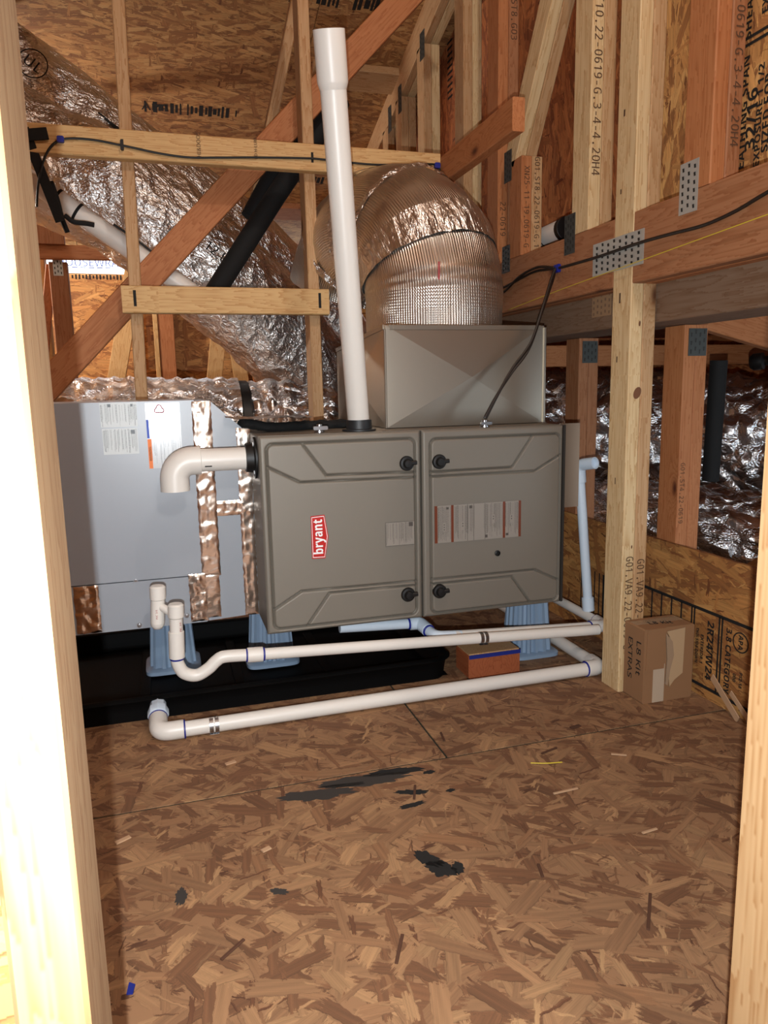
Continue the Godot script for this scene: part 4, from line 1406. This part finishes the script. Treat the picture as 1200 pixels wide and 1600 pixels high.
func strap(c: Vector3, d: Vector3, r: float, parent: Node3D) -> void:
	var mb := Mb.new()
	for k in 2:
		var q := c + d * (0.007 if k else -0.007)
		lathe_into(mb, q - d * 0.005, d, [Vector2(r, 0), Vector2(r + 0.0016, 0), Vector2(r + 0.0016, 0.010), Vector2(r, 0.010)], 24)
	board_into(mb, c + Vector3(0, -r - 0.002, 0.004) - d * 0.012, c + Vector3(0, -r - 0.002, 0.004) + d * 0.012, 0.014, 0.002, Vector3.UP, 0.0005)
	obj("metal_strap", mb, M.brass, parent)

func drains() -> void:
	var DX := Vector3(1, 0, 0)
	# low drain along the floor
	var t := thing("floor_drain_pipe", "lowest white drain pipe lying along the floor in front of the pan", "drain pipe", Vector3(0.55, 0.0, -1.84))
	var r := 0.0195
	var yl := 0.0215
	tube("pipe", [Vector3(-0.02, yl, -1.837), Vector3(0.6, yl, -1.843), Vector3(1.19, yl, -1.848)], r, M.pvc, t, 24)
	var mb := Mb.new()
	tube_into(mb, fillet([Vector3(0.0, yl + 0.001, -1.837), Vector3(-0.062, yl + 0.001, -1.837), Vector3(-0.062, yl + 0.012, -1.912)], 0.035, 8), 0.0235, 24)
	obj("elbow", mb, M.pvc, t)
	lathe("threaded_adapter", Vector3(-0.062, yl + 0.012, -1.905), Vector3(0, 0.10, -0.6), [Vector2(0, 0), Vector2(0.024, 0), Vector2(0.027, 0.004), Vector2(0.027, 0.030), Vector2(0.021, 0.034), Vector2(0.021, 0.072), Vector2(0, 0.072)], M.pvc_blue, t, 8)
	primer(Vector3(0.0, yl, -1.837), DX, 0.0235, t)
	primer(Vector3(-0.062, yl + 0.011, -1.900), Vector3(0, 0.1, -0.6), 0.0235, t)
	strap(Vector3(0.075, yl, -1.838), DX, r, t)
	mb = Mb.new()
	tube_into(mb, fillet([Vector3(1.17, yl + 0.001, -1.848), Vector3(1.214, yl + 0.001, -1.849), Vector3(1.217, yl + 0.001, -1.90)], 0.024, 8), 0.0235, 24)
	obj("elbow", mb, M.pvc, t)
	primer(Vector3(1.166, yl + 0.001, -1.848), DX, 0.0225, t)
	tube("return_leg", [Vector3(1.217, yl, -1.89), Vector3(1.222, yl, -2.6)], r, M.pvc, t, 20)
	# condensate line with trap
	t = thing("condensate_pipe", "upper white condensate pipe with a curved trap, crossing in front of the furnace feet", "drain pipe", Vector3(0.5, 0.15, -1.86))
	r = 0.0152
	tube("pipe", [Vector3(0.20, 0.1875, -1.86), Vector3(0.7, 0.1625, -1.86), Vector3(1.215, 0.136, -1.86)], r, M.pvc, t, 24)
	mb = Mb.new()
	tube_into(mb, smooth_path([Vector3(-0.0045, 0.215, -1.86), Vector3(-0.0035, 0.190, -1.86), Vector3(0.010, 0.163, -1.86), Vector3(0.040, 0.152, -1.86), Vector3(0.071, 0.166, -1.86), Vector3(0.092, 0.184, -1.86), Vector3(0.115, 0.1925, -1.86), Vector3(0.19, 0.188, -1.86)], 7), 0.0160, 24)
	obj("trap", mb, M.pvc, t)
	sleeve("coupling", Vector3(0.171, 0.189, -1.86), Vector3(0.211, 0.187, -1.86), 0.0195, M.pvc, t)
	primer(Vector3(0.167, 0.189, -1.86), Vector3(1, -0.05, 0), 0.0168, t)
	primer(Vector3(0.211, 0.187, -1.86), Vector3(1, -0.05, 0), 0.0172, t, 0.005)
	sleeve("trap_hub", Vector3(-0.0045, 0.205, -1.86), Vector3(-0.002, 0.274, -1.86), 0.0195, M.pvc, t)
	sleeve("stub", Vector3(-0.002, 0.27, -1.86), Vector3(0.0, 0.318, -1.86), 0.0165, M.pvc, t)
	sleeve("cap", Vector3(0.0, 0.308, -1.86), Vector3(0.0012, 0.346, -1.86), 0.0198, M.pvc, t, 0.004)
	primer(Vector3(-0.0045, 0.200, -1.86), Vector3.UP, 0.0170, t)
	var lr := mat(Color(0.62, 0.25, 0.2), 0.6)
	lettering("print", "PVC 3/4", Vector3(0.009, 0.288, -1.8462), Vector3.UP, Vector3(-1, 0, 0), 0.005, lr, t)
	strap(Vector3(0.838, 0.1555, -1.86), Vector3(1, -0.05, 0).normalized(), r, t)
	# cross pipe from the coil to the stubs
	var ve := sleeve("cross_stub", Vector3(-0.002, 0.315, -1.868), Vector3(-0.042, 0.336, -1.90), 0.010, M.pvc, t)
	tube("cleanout", [Vector3(-0.046, 0.288, -1.902), Vector3(-0.043, 0.33, -1.902), Vector3(-0.041, 0.352, -1.902)], 0.0175, M.pvc, t, 24)
	lathe("cleanout_bottom", Vector3(-0.046, 0.288, -1.902), Vector3(-0.05, -1, 0), [Vector2(0.0175, -0.002), Vector2(0.0165, 0.006), Vector2(0.011, 0.014), Vector2(0, 0.017)], M.pvc, t, 24)
	sleeve("cap", Vector3(-0.0412, 0.348, -1.902), Vector3(-0.0398, 0.386, -1.902), 0.0198, M.pvc, t, 0.004)
	tube("coil_drain", [Vector3(-0.044, 0.318, -1.905), Vector3(-0.044, 0.322, -2.098)], 0.0145, M.pvc, t, 18)
	lettering("print", "PVC 3/4", Vector3(-0.046, 0.315, -1.8848), Vector3.UP, Vector3(-1, 0, 0), 0.005, lr, t)
	# furnace drain, behind
	t = thing("furnace_drain_pipe", "second white drain pipe behind the condensate pipe, elbowing out from under the furnace", "drain pipe", Vector3(0.9, 0.13, -1.93))
	mb = Mb.new()
	tube_into(mb, fillet([Vector3(0.455, 0.180, -2.02), Vector3(0.700, 0.166, -2.02), Vector3(0.722, 0.150, -1.935), Vector3(0.80, 0.145, -1.93)], 0.03, 8), r, 22)
	obj("pipe", mb, M.pvc_blue, t)
	tube("pipe", [Vector3(0.78, 0.146, -1.93), Vector3(1.255, 0.118, -1.935)], r, M.pvc, t, 22)
	mb = Mb.new()
	tube_into(mb, fillet([Vector3(0.672, 0.1675, -2.02), Vector3(0.702, 0.1665, -2.02), Vector3(0.712, 0.157, -1.975)], 0.02, 8), 0.0195, 22)
	obj("elbow", mb, M.pvc_blue, t)
	primer(Vector3(0.664, 0.168, -2.02), DX, 0.0168, t, 0.006)
	primer(Vector3(0.7125, 0.1565, -1.972), Vector3(0.2, -0.15, 1), 0.0185, t, 0.005)
	mb = Mb.new()
	tube_into(mb, fillet([Vector3(1.235, 0.119, -1.935), Vector3(1.285, 0.116, -1.936), Vector3(1.290, 0.117, -1.99)], 0.022, 8), 0.0195, 22)
	obj("elbow", mb, M.pvc, t)
	primer(Vector3(1.232, 0.119, -1.935), DX, 0.0182, t)
	primer(Vector3(1.2895, 0.117, -1.985), Vector3(0, 0, -1), 0.0188, t)
	tube("return_leg", [Vector3(1.2895, 0.117, -1.985), Vector3(1.285, 0.125, -2.55)], r, M.pvc, t, 20)
	t = thing("standpipe", "upright white pipe with an open elbow at the furnace's right side", "pipe", Vector3(1.315, 0.1, -2.06))
	mb = Mb.new()
	tube_into(mb, [Vector3(1.300, 0.134, -2.05), Vector3(1.268, 0.58, -2.07)], r, 22)
	obj("pipe", mb, M.pvc_blue, t)
	mb = Mb.new()
	tube_into(mb, fillet([Vector3(1.2705, 0.555, -2.07), Vector3(1.266, 0.612, -2.07), Vector3(1.286, 0.622, -2.012)], 0.024, 8), 0.019, 22, false, true)
	obj("elbow", mb, M.pvc_blue, t)
	sleeve("tee", Vector3(1.3005, 0.132, -2.05), Vector3(1.2975, 0.175, -2.052), 0.0195, M.pvc_blue, t)

func box_and_block() -> void:
	var X := Vector3(1, 0, 0)
	var Y := Vector3.UP
	var t := thing("cardboard_box", "small brown cardboard box marked with black handwriting, on the floor against the post", "box", Vector3(1.28, 0.0, -1.68))
	var x0 := 1.203
	var x1 := 1.362
	var z0 := -1.710
	var z1 := -1.622
	var h := 0.212
	box("carton", Vector3(x0, 0.0, z0), Vector3(x1, h, z1), M.cardboard, t, 0.0035)
	slab("flap", Vector3(x0 + 0.036, 0.154, z1), X, Vector3(0.02, 1, 0), 0.058, 0.115, 0.003, M.cardboard, t)
	slab("paper_tape", Vector3(x0 + 0.049, 0.055, z1 + 0.0005), X, Vector3(0.0, 1, 0), 0.036, 0.108, 0.0012, mat(Color(0.72, 0.64, 0.55), 0.5), t)
	poly_slab("torn_patch", [Vector3(x0 + 0.07, 0.20, z1), Vector3(x0 + 0.128, 0.205, z1), Vector3(x0 + 0.126, 0.075, z1), Vector3(x0 + 0.10, 0.058, z1), Vector3(x0 + 0.085, 0.04, z1), Vector3(x0 + 0.080, 0.08, z1), Vector3(x0 + 0.092, 0.13, z1), Vector3(x0 + 0.085, 0.17, z1)], Vector3(0, 0, 1), 0.0016, M.cardboard_torn, t)
	poly_slab("clear_tape", [Vector3(x0 + 0.066, 0.196, z1), Vector3(x0 + 0.088, 0.17, z1), Vector3(x0 + 0.094, 0.13, z1), Vector3(x0 + 0.084, 0.09, z1), Vector3(x0 + 0.078, 0.045, z1), Vector3(x0 + 0.07, 0.05, z1), Vector3(x0 + 0.073, 0.12, z1)], Vector3(0, 0, 1), 0.0034, M.clear_tape, t)
	slab("top_tape", Vector3((x0 + x1) / 2, h, z0 + 0.03), X, Vector3(0, 0, -1), 0.15, 0.03, 0.0006, M.clear_tape, t)
	# handwriting on the side facing the furnace
	var DN := Vector3(0, -1, 0)
	var ZF := Vector3(0, 0, 1)
	lettering("handwriting", "L8 Kit", Vector3(x0 - 0.0003, 0.125, -1.645), DN, ZF, 0.019, M.ink, t, null, 1.5)
	lettering("handwriting", "EXTRAS", Vector3(x0 - 0.0003, 0.115, -1.682), DN, ZF, 0.018, M.ink, t, null, 1.45)
	lettering("handwriting", "L8 Kit", Vector3(x0 + 0.075, h + 0.0008, -1.66), Vector3(1, 0, 0.2), Vector3(-0.2, 0, 1).rotated(Y, PI), 0.02, M.ink, t)
	# wood block with blue tape
	t = thing("wood_block", "stained wood block with blue tape on its top edge, under the condensate pipe", "block", Vector3(0.91, 0.0, -2.0))
	box("timber", Vector3(0.826, 0.0, -2.035), Vector3(0.994, 0.075, -1.937), M.wood_block, t, 0.005)
	slab("blue_tape", Vector3(0.912, 0.070, -1.937), X, Y, 0.168, 0.012, 0.002, M.blue_tape, t)
	slab("top_board", Vector3(0.91, 0.075, -1.986), X, Vector3(0, 0, -1), 0.164, 0.094, 0.004, M.tan, t)

func cable(called: String, pts: Array, r: float, m: Material, parent: Node3D, n := 10) -> MeshInstance3D:
	return tube(called, smooth_path(pts, n), r, m, parent, 8)

func cables() -> void:
	# cable on the left bar
	var t := thing("bar_cable", "thin black cable sagging along the yellow horizontal bar", "cable", Vector3(0.3, 1.62, -2.56))
	var z := -2.557
	cable("cable", [Vector3(-0.325, 1.44, -2.60), Vector3(-0.310, 1.50, -2.566), Vector3(-0.28, 1.582, z), Vector3(-0.236, 1.625, z), Vector3(-0.154, 1.632, z), Vector3(-0.053, 1.62, z), Vector3(0.05, 1.605, z), Vector3(0.137, 1.599, z), Vector3(0.35, 1.612, z), Vector3(0.518, 1.620, z), Vector3(0.583, 1.619, z), Vector3(0.738, 1.614, z), Vector3(0.876, 1.622, z), Vector3(0.965, 1.628, z), Vector3(0.985, 1.615, z), Vector3(0.978, 1.57, -2.555)], 0.0035, M.cable, t)
	for p in [Vector3(-0.236, 1.626, z), Vector3(0.975, 1.624, z)]:
		box("staple", p + Vector3(-0.010, -0.009, -0.006), p + Vector3(0.010, 0.009, 0.008), M.primer, t, 0.003)
	box("staple", Vector3(-0.066, 1.607, z - 0.005), Vector3(-0.056, 1.636, z + 0.006), M.cable, t, 0.002)
	# black hanger webbing at the left end of the bar
	t = thing("hanger_strap", "black webbing strap hanging from the bar around the sloping white pipe", "strap", Vector3(-0.33, 1.6, -2.57))
	var mb := Mb.new()
	board_into(mb, Vector3(-0.37, 1.625, -2.553), Vector3(-0.27, 1.640, -2.553), 0.006, 0.034, Vector3.UP, 0.001)
	obj("wrap", mb, M.foam, t)
	mb = Mb.new()
	board_into(mb, Vector3(-0.335, 1.65, -2.552), Vector3(-0.262, 1.40, -2.61), 0.006, 0.030, Vector3(0.9, 0.3, 0), 0.001)
	obj("webbing", mb, M.foam, t)
	cable("tail", [Vector3(-0.285, 1.53, -2.66), Vector3(-0.272, 1.48, -2.66), Vector3(-0.262, 1.42, -2.66), Vector3(-0.250, 1.38, -2.67)], 0.008, M.foam, t)
	cable("tail", [Vector3(-0.25, 1.425, -2.64), Vector3(-0.225, 1.405, -2.63), Vector3(-0.19, 1.402, -2.63), Vector3(-0.165, 1.398, -2.63)], 0.0075, M.foam, t)
	# sloping white pipe
	t = thing("white_pipe", "long sloping white pipe hung by black straps at the far left", "pipe", Vector3(-0.2, 1.4, -2.75))
	var a := Vector3(-0.368, 1.566, -2.768)
	var b := Vector3(0.17, 1.184, -2.768)
	tube("pipe", [a, a.lerp(b, 0.5), b], 0.032, M.pvc, t, 24, true, false)
	var d := (b - a).normalized()
	for s in [0.16, 0.27]:
		var q := a.lerp(b, s)
		sleeve("strap", q - d * 0.005, q + d * 0.005, 0.0335, M.foam, t)
	cable("wire", [a.lerp(b, 0.44) + Vector3(0.02, 0.028, 0.02), a.lerp(b, 0.56) + Vector3(0.02, 0.031, 0.016), a.lerp(b, 0.70) + Vector3(0.018, 0.028, 0.016)], 0.004, M.cable, t)
	# black insulated lines
	t = thing("insulated_line", "straight black foam-covered line crossing below the bar to the short block", "pipe", Vector3(0.4, 1.5, -2.8))
	tube("foam_sleeve", [Vector3(0.70, 1.90, -2.80), Vector3(0.45, 1.56, -2.80), Vector3(0.20, 1.20, -2.80)], 0.036, M.foam, t, 20)
	t = thing("insulated_line", "second black foam line partly behind the diagonal brace", "pipe", Vector3(0.45, 1.6, -2.82))
	tube("foam_sleeve", [Vector3(0.68, 1.93, -2.87), Vector3(0.45, 1.64, -2.87), Vector3(0.36, 1.49, -2.87)], 0.036, M.foam, t, 20)
	# cables on the girder chord
	var x := GX - 0.005
	t = thing("chord_cable", "brown cable draped along the girder chord across the big nail plate", "cable", Vector3(x, 1.2, -1.8))
	cable("cable", [Vector3(x, 1.262, -1.10), Vector3(x, 1.236, -1.266), Vector3(x, 1.219, -1.351), Vector3(x, 1.210, -1.447), Vector3(x, 1.213, -1.555), Vector3(x - 0.004, 1.214, -1.68), Vector3(x - 0.004, 1.211, -1.85), Vector3(x - 0.002, 1.214, -2.07), Vector3(x, 1.222, -2.16), Vector3(x, 1.226, -2.25), Vector3(x, 1.208, -2.44), Vector3(x, 1.20, -2.6)], 0.0042, M.cable_brown, t)
	cable("cable", [Vector3(x - 0.008, 1.216, -2.09), Vector3(x - 0.006, 1.235, -2.2), Vector3(x - 0.004, 1.225, -2.33), Vector3(x - 0.004, 1.19, -2.45), Vector3(x, 1.18, -2.6)], 0.0042, M.cable_brown, t)
	box("staple", Vector3(x - 0.008, 1.202, -2.098), Vector3(x + 0.004, 1.226, -2.074), M.primer, t, 0.003)
	t = thing("yellow_string", "thin yellow string stretched along the girder chord", "string", Vector3(x, 1.15, -1.8))
	cable("strand", [Vector3(x, 1.207, -1.0), Vector3(x - 0.001, 1.193, -1.262), Vector3(x - 0.002, 1.170, -1.68), Vector3(x - 0.001, 1.148, -2.089), Vector3(x, 1.126, -2.42)], 0.0011, M.string, t)
	# cable drop to the furnace
	t = thing("furnace_cable", "pair of brown cables dropping from the chord staple to the furnace top", "cable", Vector3(0.88, 0.76, -1.95))
	cable("cable", [Vector3(x - 0.006, 1.214, -2.086), Vector3(1.155, 1.18, -2.07), Vector3(1.10, 1.09, -2.02), Vector3(1.045, 0.99, -1.985), Vector3(0.985, 0.92, -1.975), Vector3(0.93, 0.845, -1.96), Vector3(0.886, 0.775, -1.95)], 0.0042, M.cable_brown, t)
	cable("cable", [Vector3(x - 0.002, 1.205, -2.10), Vector3(1.165, 1.17, -2.085), Vector3(1.095, 1.07, -2.02), Vector3(1.038, 0.97, -1.985), Vector3(0.975, 0.90, -1.972), Vector3(0.918, 0.83, -1.958), Vector3(0.882, 0.775, -1.95)], 0.0042, M.cable_brown, t)
	t = thing("cable_clamp", "small zinc cable clamp on the furnace top below the cables", "clamp", Vector3(0.882, 0.7515, -1.95))
	lathe("body", Vector3(0.882, 0.7505, -1.95), Vector3.UP, [Vector2(0, 0), Vector2(0.014, 0), Vector2(0.014, 0.005), Vector2(0.009, 0.006), Vector2(0.009, 0.020), Vector2(0, 0.021)], M.brass, t, 16)
	box("saddle", Vector3(0.866, 0.758, -1.945), Vector3(0.899, 0.766, -1.935), M.brass, t, 0.002)
	t = thing("cable_clamp", "small zinc cable clamp on the furnace top beside the black liner", "clamp", Vector3(0.415, 0.7515, -2.03))
	lathe("body", Vector3(0.412, 0.7505, -2.0), Vector3.UP, [Vector2(0, 0), Vector2(0.014, 0), Vector2(0.014, 0.005), Vector2(0.009, 0.006), Vector2(0.009, 0.022), Vector2(0, 0.023)], M.brass, t, 16)
	box("saddle", Vector3(0.392, 0.758, -1.992), Vector3(0.432, 0.768, -1.982), M.brass, t, 0.002)

func right_bay() -> void:
	var UP := Vector3.UP
	var FR := Vector3(0, 0, 1)
	var RT := Vector3(1, 0, 0)
	# posts under the beam
	for k in 2:
		var zf: float = [-2.315, -1.770][k]
		var t := thing("bay_post", ["reddish doubled post between the furnace's right end and the pale post", "reddish doubled post with a code and small plate, right of the pale post"][k], "post", Vector3(1.44, 0.0, zf - 0.045))
		for j in 2:
			var mb := Mb.new()
			var x := 1.4245 + j * 0.0388
			board_into(mb, Vector3(x, 0.0, zf - 0.0445), Vector3(x, 1.022, zf - 0.0445), 0.038, 0.089, FR, 0.0028)
			obj("ply", mb, M.red if k else M.red2, t)
		nail_plate(t, Vector3(1.447, 0.975, zf), RT, UP, 0.06, 0.075, 4, 3, M.plate_dark)
		if k == 1:
			lettering("stamp", "G01.ST4.22-0619", Vector3(1.4175, 0.55, zf + 0.0004), Vector3(0, -1, 0), RT, 0.014, M.ink_soft, t, mono)
	# knee wall sheathing with printed grade marks
	var wk := setting("wall_knee")
	sheet("panel", Vector3(1.390, 0.0005, -2.75), Vector3(0, 0, 2.2), Vector3(0, 0.405, 0), Vector3(-1, 0, 0), 0.012, M.osb_knee, wk, 1.28)
	var kx := 1.3896
	var DN := Vector3(0, -1, 0)
	var fr := func(y0: float, y1: float, z0: float, z1: float) -> void:
		slab("stamp", Vector3(kx, (y0 + y1) / 2, (z0 + z1) / 2), FR, UP, z1 - z0, y1 - y0, 0.0005, M.ink, wk)
	fr.call(0.243, 0.252, -1.90, -1.40)
	fr.call(0.027, 0.036, -1.90, -1.40)
	for zz in [-1.845, -1.800, -1.755, -1.712, -1.668, -1.657, -1.560, -1.549, -1.42]:
		fr.call(0.033, 0.246, zz - 0.003, zz + 0.003)
	for i in 12:
		fr.call(0.05, 0.23, -1.93 - i * 0.028 - (0.006 if i % 3 else 0.011), -1.93 - i * 0.028)
	var word := func(s: String, y: float, zz: float, cap: float, st: float) -> void:
		lettering("stamp", s, Vector3(kx, y, zz), DN, FR, cap, M.ink, wk, bold, st)
	word.call("3.8 CATEGORY", 0.135, -1.524, 0.019, 1.0)
	word.call("2R24/W24", 0.140, -1.592, 0.024, 1.05)
	word.call("SIZED FOR SPACING", 0.15, -1.582, 0.006, 1.1)
	word.call("EXTERIOR 1", 0.135, -1.622, 0.010, 1.1)
	word.call("THIS SIDE DOWN", 0.14, -1.642, 0.010, 0.9)
	word.call("THERMAL", 0.16, -1.690, 0.012, 1.0)
	word.call("EXPOSURE 1", 0.14, -1.735, 0.014, 1.0)
	word.call("PS2-18", 0.10, -1.475, 0.010, 1.0)
	word.call("000", 0.10, -1.497, 0.010, 1.0)
	word.call("APA", 0.200, -1.482, 0.015, 1.0)
	word.call("1 1", 0.062, -1.69, 0.03, 0.6)
	var ring := Mb.new()
	lathe_into(ring, Vector3(kx, 0.200, -1.482), Vector3(-1, 0, 0), [Vector2(0.024, 0), Vector2(0.024, 0.0006), Vector2(0.0275, 0.0006), Vector2(0.0275, 0)], 32)
	obj("stamp", ring, M.ink, wk)
	# splinters lying in the corner
	for s in [[Vector3(1.366, 0.006, -1.45), Vector3(1.384, 0.075, -1.57), 0.022], [Vector3(1.37, 0.006, -1.40), Vector3(1.384, 0.058, -1.50), 0.016]]:
		lumber("splinter", ["long pale wood splinter leaning against the knee wall near the box", "shorter pale splinter at the foot of the knee wall beside the right stud"][0 if s[2] > 0.02 else 1], "splinter", s[0], s[1], 0.003, s[2], UP, M.chip)
	# ducts in the dark bay beyond
	var t := thing("flexible_duct", "big crumpled silver duct in the dark bay behind the right-hand posts", "duct", Vector3(1.98, 0.5, -2.2))
	var mb := Mb.new()
	duct_into(mb, line(Vector3(1.70, 0.66, -3.45), Vector3(3.0, 0.56, -1.75), 130), 0.27, 0.06, 5.0, 88, 0.0, 0.0, true, 2.0)
	obj("jacket", mb, M.foil_crumpled, t)
	t = thing("flexible_duct", "low silver duct sagging between the knee wall and the big silver duct", "duct", Vector3(2.0, 0.3, -2.2))
	mb = Mb.new()
	duct_into(mb, smooth_path([Vector3(1.62, 0.22, -3.0), Vector3(1.72, 0.30, -2.62), Vector3(1.90, 0.32, -2.2), Vector3(2.30, 0.24, -1.65)], 36), 0.17, 0.035, 6.5, 72, 0.0, 0.0, true, 2.0)
	obj("jacket", mb, M.foil_crumpled, t)
	t = thing("insulated_line", "upright black foam line in front of the silver duct at right", "pipe", Vector3(1.68, 0.6, -1.95))
	tube("foam_sleeve", [Vector3(1.678, 0.55, -1.96), Vector3(1.678, 0.75, -1.955), Vector3(1.678, 0.93, -1.95)], 0.026, M.foam, t, 20)
	t = thing("black_fitting", "small black fitting under the slanting board at the right edge", "fitting", Vector3(1.93, 0.94, -2.0))
	lathe("body", Vector3(1.90, 0.925, -2.06), Vector3(0.6, 0.1, 1), [Vector2(0, 0), Vector2(0.02, 0), Vector2(0.028, 0.01), Vector2(0.028, 0.04), Vector2(0.016, 0.045), Vector2(0.016, 0.08), Vector2(0, 0.08)], M.black, t, 18)
	lumber("bay_board", "slanting tan board above the silver duct at the right edge", "board", Vector3(1.52, 1.135, -2.02), Vector3(2.75, 0.84, -2.02), 0.038, 0.14, UP, M.red)
	lumber("bay_board", "reddish level board far behind, between plenum and right-hand post", "board", Vector3(1.50, 0.985, -2.9), Vector3(3.3, 0.985, -2.9), 0.038, 0.089, UP, M.red)
	lumber("bay_board", "pale board slanting down behind the knee wall at the right edge", "board", Vector3(1.60, 0.24, -1.78), Vector3(2.0, 0.46, -1.74), 0.06, 0.038, UP, M.yellow)
	# plywood deck closing the bay overhead
	var cb := setting("trim_2")
	sheet("deck", Vector3(1.46, 1.152, -4.3), Vector3(1.94, 0, 0), Vector3(0, 0, 3.8), Vector3(0, -1, 0), 0.012, M.osb_red, cb, 1.28)
	sheet("bay_end", Vector3(1.46, 0.0, -4.3), Vector3(1.94, 0, 0), Vector3(0, 1.15, 0), Vector3(0, 0, 1), 0.012, M.osb_red, cb, 1.28)

func debris() -> void:
	# tarry scuffs on the deck
	var fl := get_node("floor") as Node3D
	var blot := func(c: Vector2, rx: float, rz: float, turn: float, sd: int, m: Material) -> void:
		var pts := []
		for i in 46:
			var a := TAU * i / 46
			var k := 1.0 + 0.45 * noise.get_noise_2d(cos(a) * 1.6 + sd * 7, sin(a) * 1.6) + 0.28 * noise.get_noise_2d(cos(a) * 5 + sd * 3, sin(a) * 5)
			var p := Vector2(cos(a) * rx, sin(a) * rz).rotated(turn) * k
			pts.append(Vector3(c.x + p.x, 0.0002, c.y + p.y))
		poly_slab("scuff", pts, Vector3.UP, 0.0004, m, fl)
	blot.call(Vector2(0.27, -1.462), 0.085, 0.021, 0.12, 1, M.stain_soft)
	blot.call(Vector2(0.38, -1.485), 0.10, 0.022, 0.10, 2, M.stain_soft)
	blot.call(Vector2(0.455, -1.50), 0.07, 0.014, 0.10, 3, M.stain)
	blot.call(Vector2(0.33, -1.48), 0.05, 0.007, 0.14, 4, M.stain)
	blot.call(Vector2(0.465, -1.405), 0.035, 0.010, 0.3, 5, M.stain)
	blot.call(Vector2(0.45, -1.357), 0.028, 0.008, -0.1, 6, M.stain)
	blot.call(Vector2(0.418, -1.18), 0.016, 0.033, -0.5, 7, M.stain)
	blot.call(Vector2(0.432, -1.145), 0.020, 0.028, -0.7, 8, M.stain)
	blot.call(Vector2(0.462, -1.135), 0.011, 0.018, 0.2, 9, M.stain)
	blot.call(Vector2(-0.025, -1.216), 0.010, 0.022, 0.1, 10, M.stain_soft)
	blot.call(Vector2(0.14, -1.175), 0.018, 0.008, 0.5, 11, M.stain_soft)
	blot.call(Vector2(0.548, -1.385), 0.010, 0.006, 0, 12, M.stain)
	blot.call(Vector2(0.53, -1.472), 0.014, 0.007, 0, 13, M.stain)
	# loose chips of wood
	var spots := [[0.47, -1.40, 0.055, 1.2, 1, "dark sliver crossing the black scuffs"], [0.835, -1.47, 0.05, 0.3, 1, "dark chip on the floor in front of the box, near the seam"], [0.62, -1.62, 0.045, 1.4, 1, "brown chip lying beyond the long floor seam"], [0.30, -0.98, 0.06, 1.1, 1, "dark sliver in the lower middle of the floor"], [0.72, -0.93, 0.09, 0.9, 1, "long dark sliver at lower right of the floor"], [0.135, -1.30, 0.018, 0.4, 0, "pale square chip at left of the floor"], [0.78, -1.30, 0.06, 0.05, 0, "thin pale sliver right of the black scuffs"], [0.98, -1.40, 0.035, -0.5, 0, "thin pale straw near the box"], [0.86, -1.12, 0.035, 0.1, 0, "rounded pale chip near the right stud"], [-0.13, -1.42, 0.03, 0.5, 0, "pale chip near the left door stud"], [0.05, -1.06, 0.05, 0.7, 1, "brown chip in the lower left of the floor"], [0.60, -1.08, 0.035, 1.3, 1, "small upright-pointing brown sliver at mid floor"], [0.96, -1.56, 0.03, 0.2, 1, "dark splinter beside the low drain's right end"], [0.10, -1.66, 0.025, 0.3, 0, "white fleck in front of the floor drain pipe"]]
	for s in spots:
		var a := Vector3(s[0], 0.0022, s[1])
		var d: Vector3 = Vector3(cos(s[3]), 0, -sin(s[3])) * float(s[2])
		lumber("wood_chip", s[5], "wood chip", a - d / 2, a + d / 2, 0.0055 if s[2] > 0.03 else 0.011, 0.0030, Vector3.UP, M.chip_dark if s[4] else M.chip, "loose wood chips on the floor deck")
	var t := thing("straw", "short yellow fibre lying on the floor right of the black scuffs", "fibre", Vector3(0.80, 0.0, -1.42))
	cable("strand", [Vector3(0.765, 0.003, -1.43), Vector3(0.80, 0.004, -1.415), Vector3(0.835, 0.003, -1.41)], 0.0013, M.string, t)
	t = thing("blue_scrap", "tiny blue scrap on the floor at lower left", "scrap", Vector3(-0.10, 0.0, -1.03))
	poly_slab("flake", [Vector3(-0.107, 0.0003, -1.02), Vector3(-0.098, 0.0003, -1.018), Vector3(-0.095, 0.0003, -1.035), Vector3(-0.104, 0.0003, -1.042)], Vector3.UP, 0.002, M.blue_tape, t)
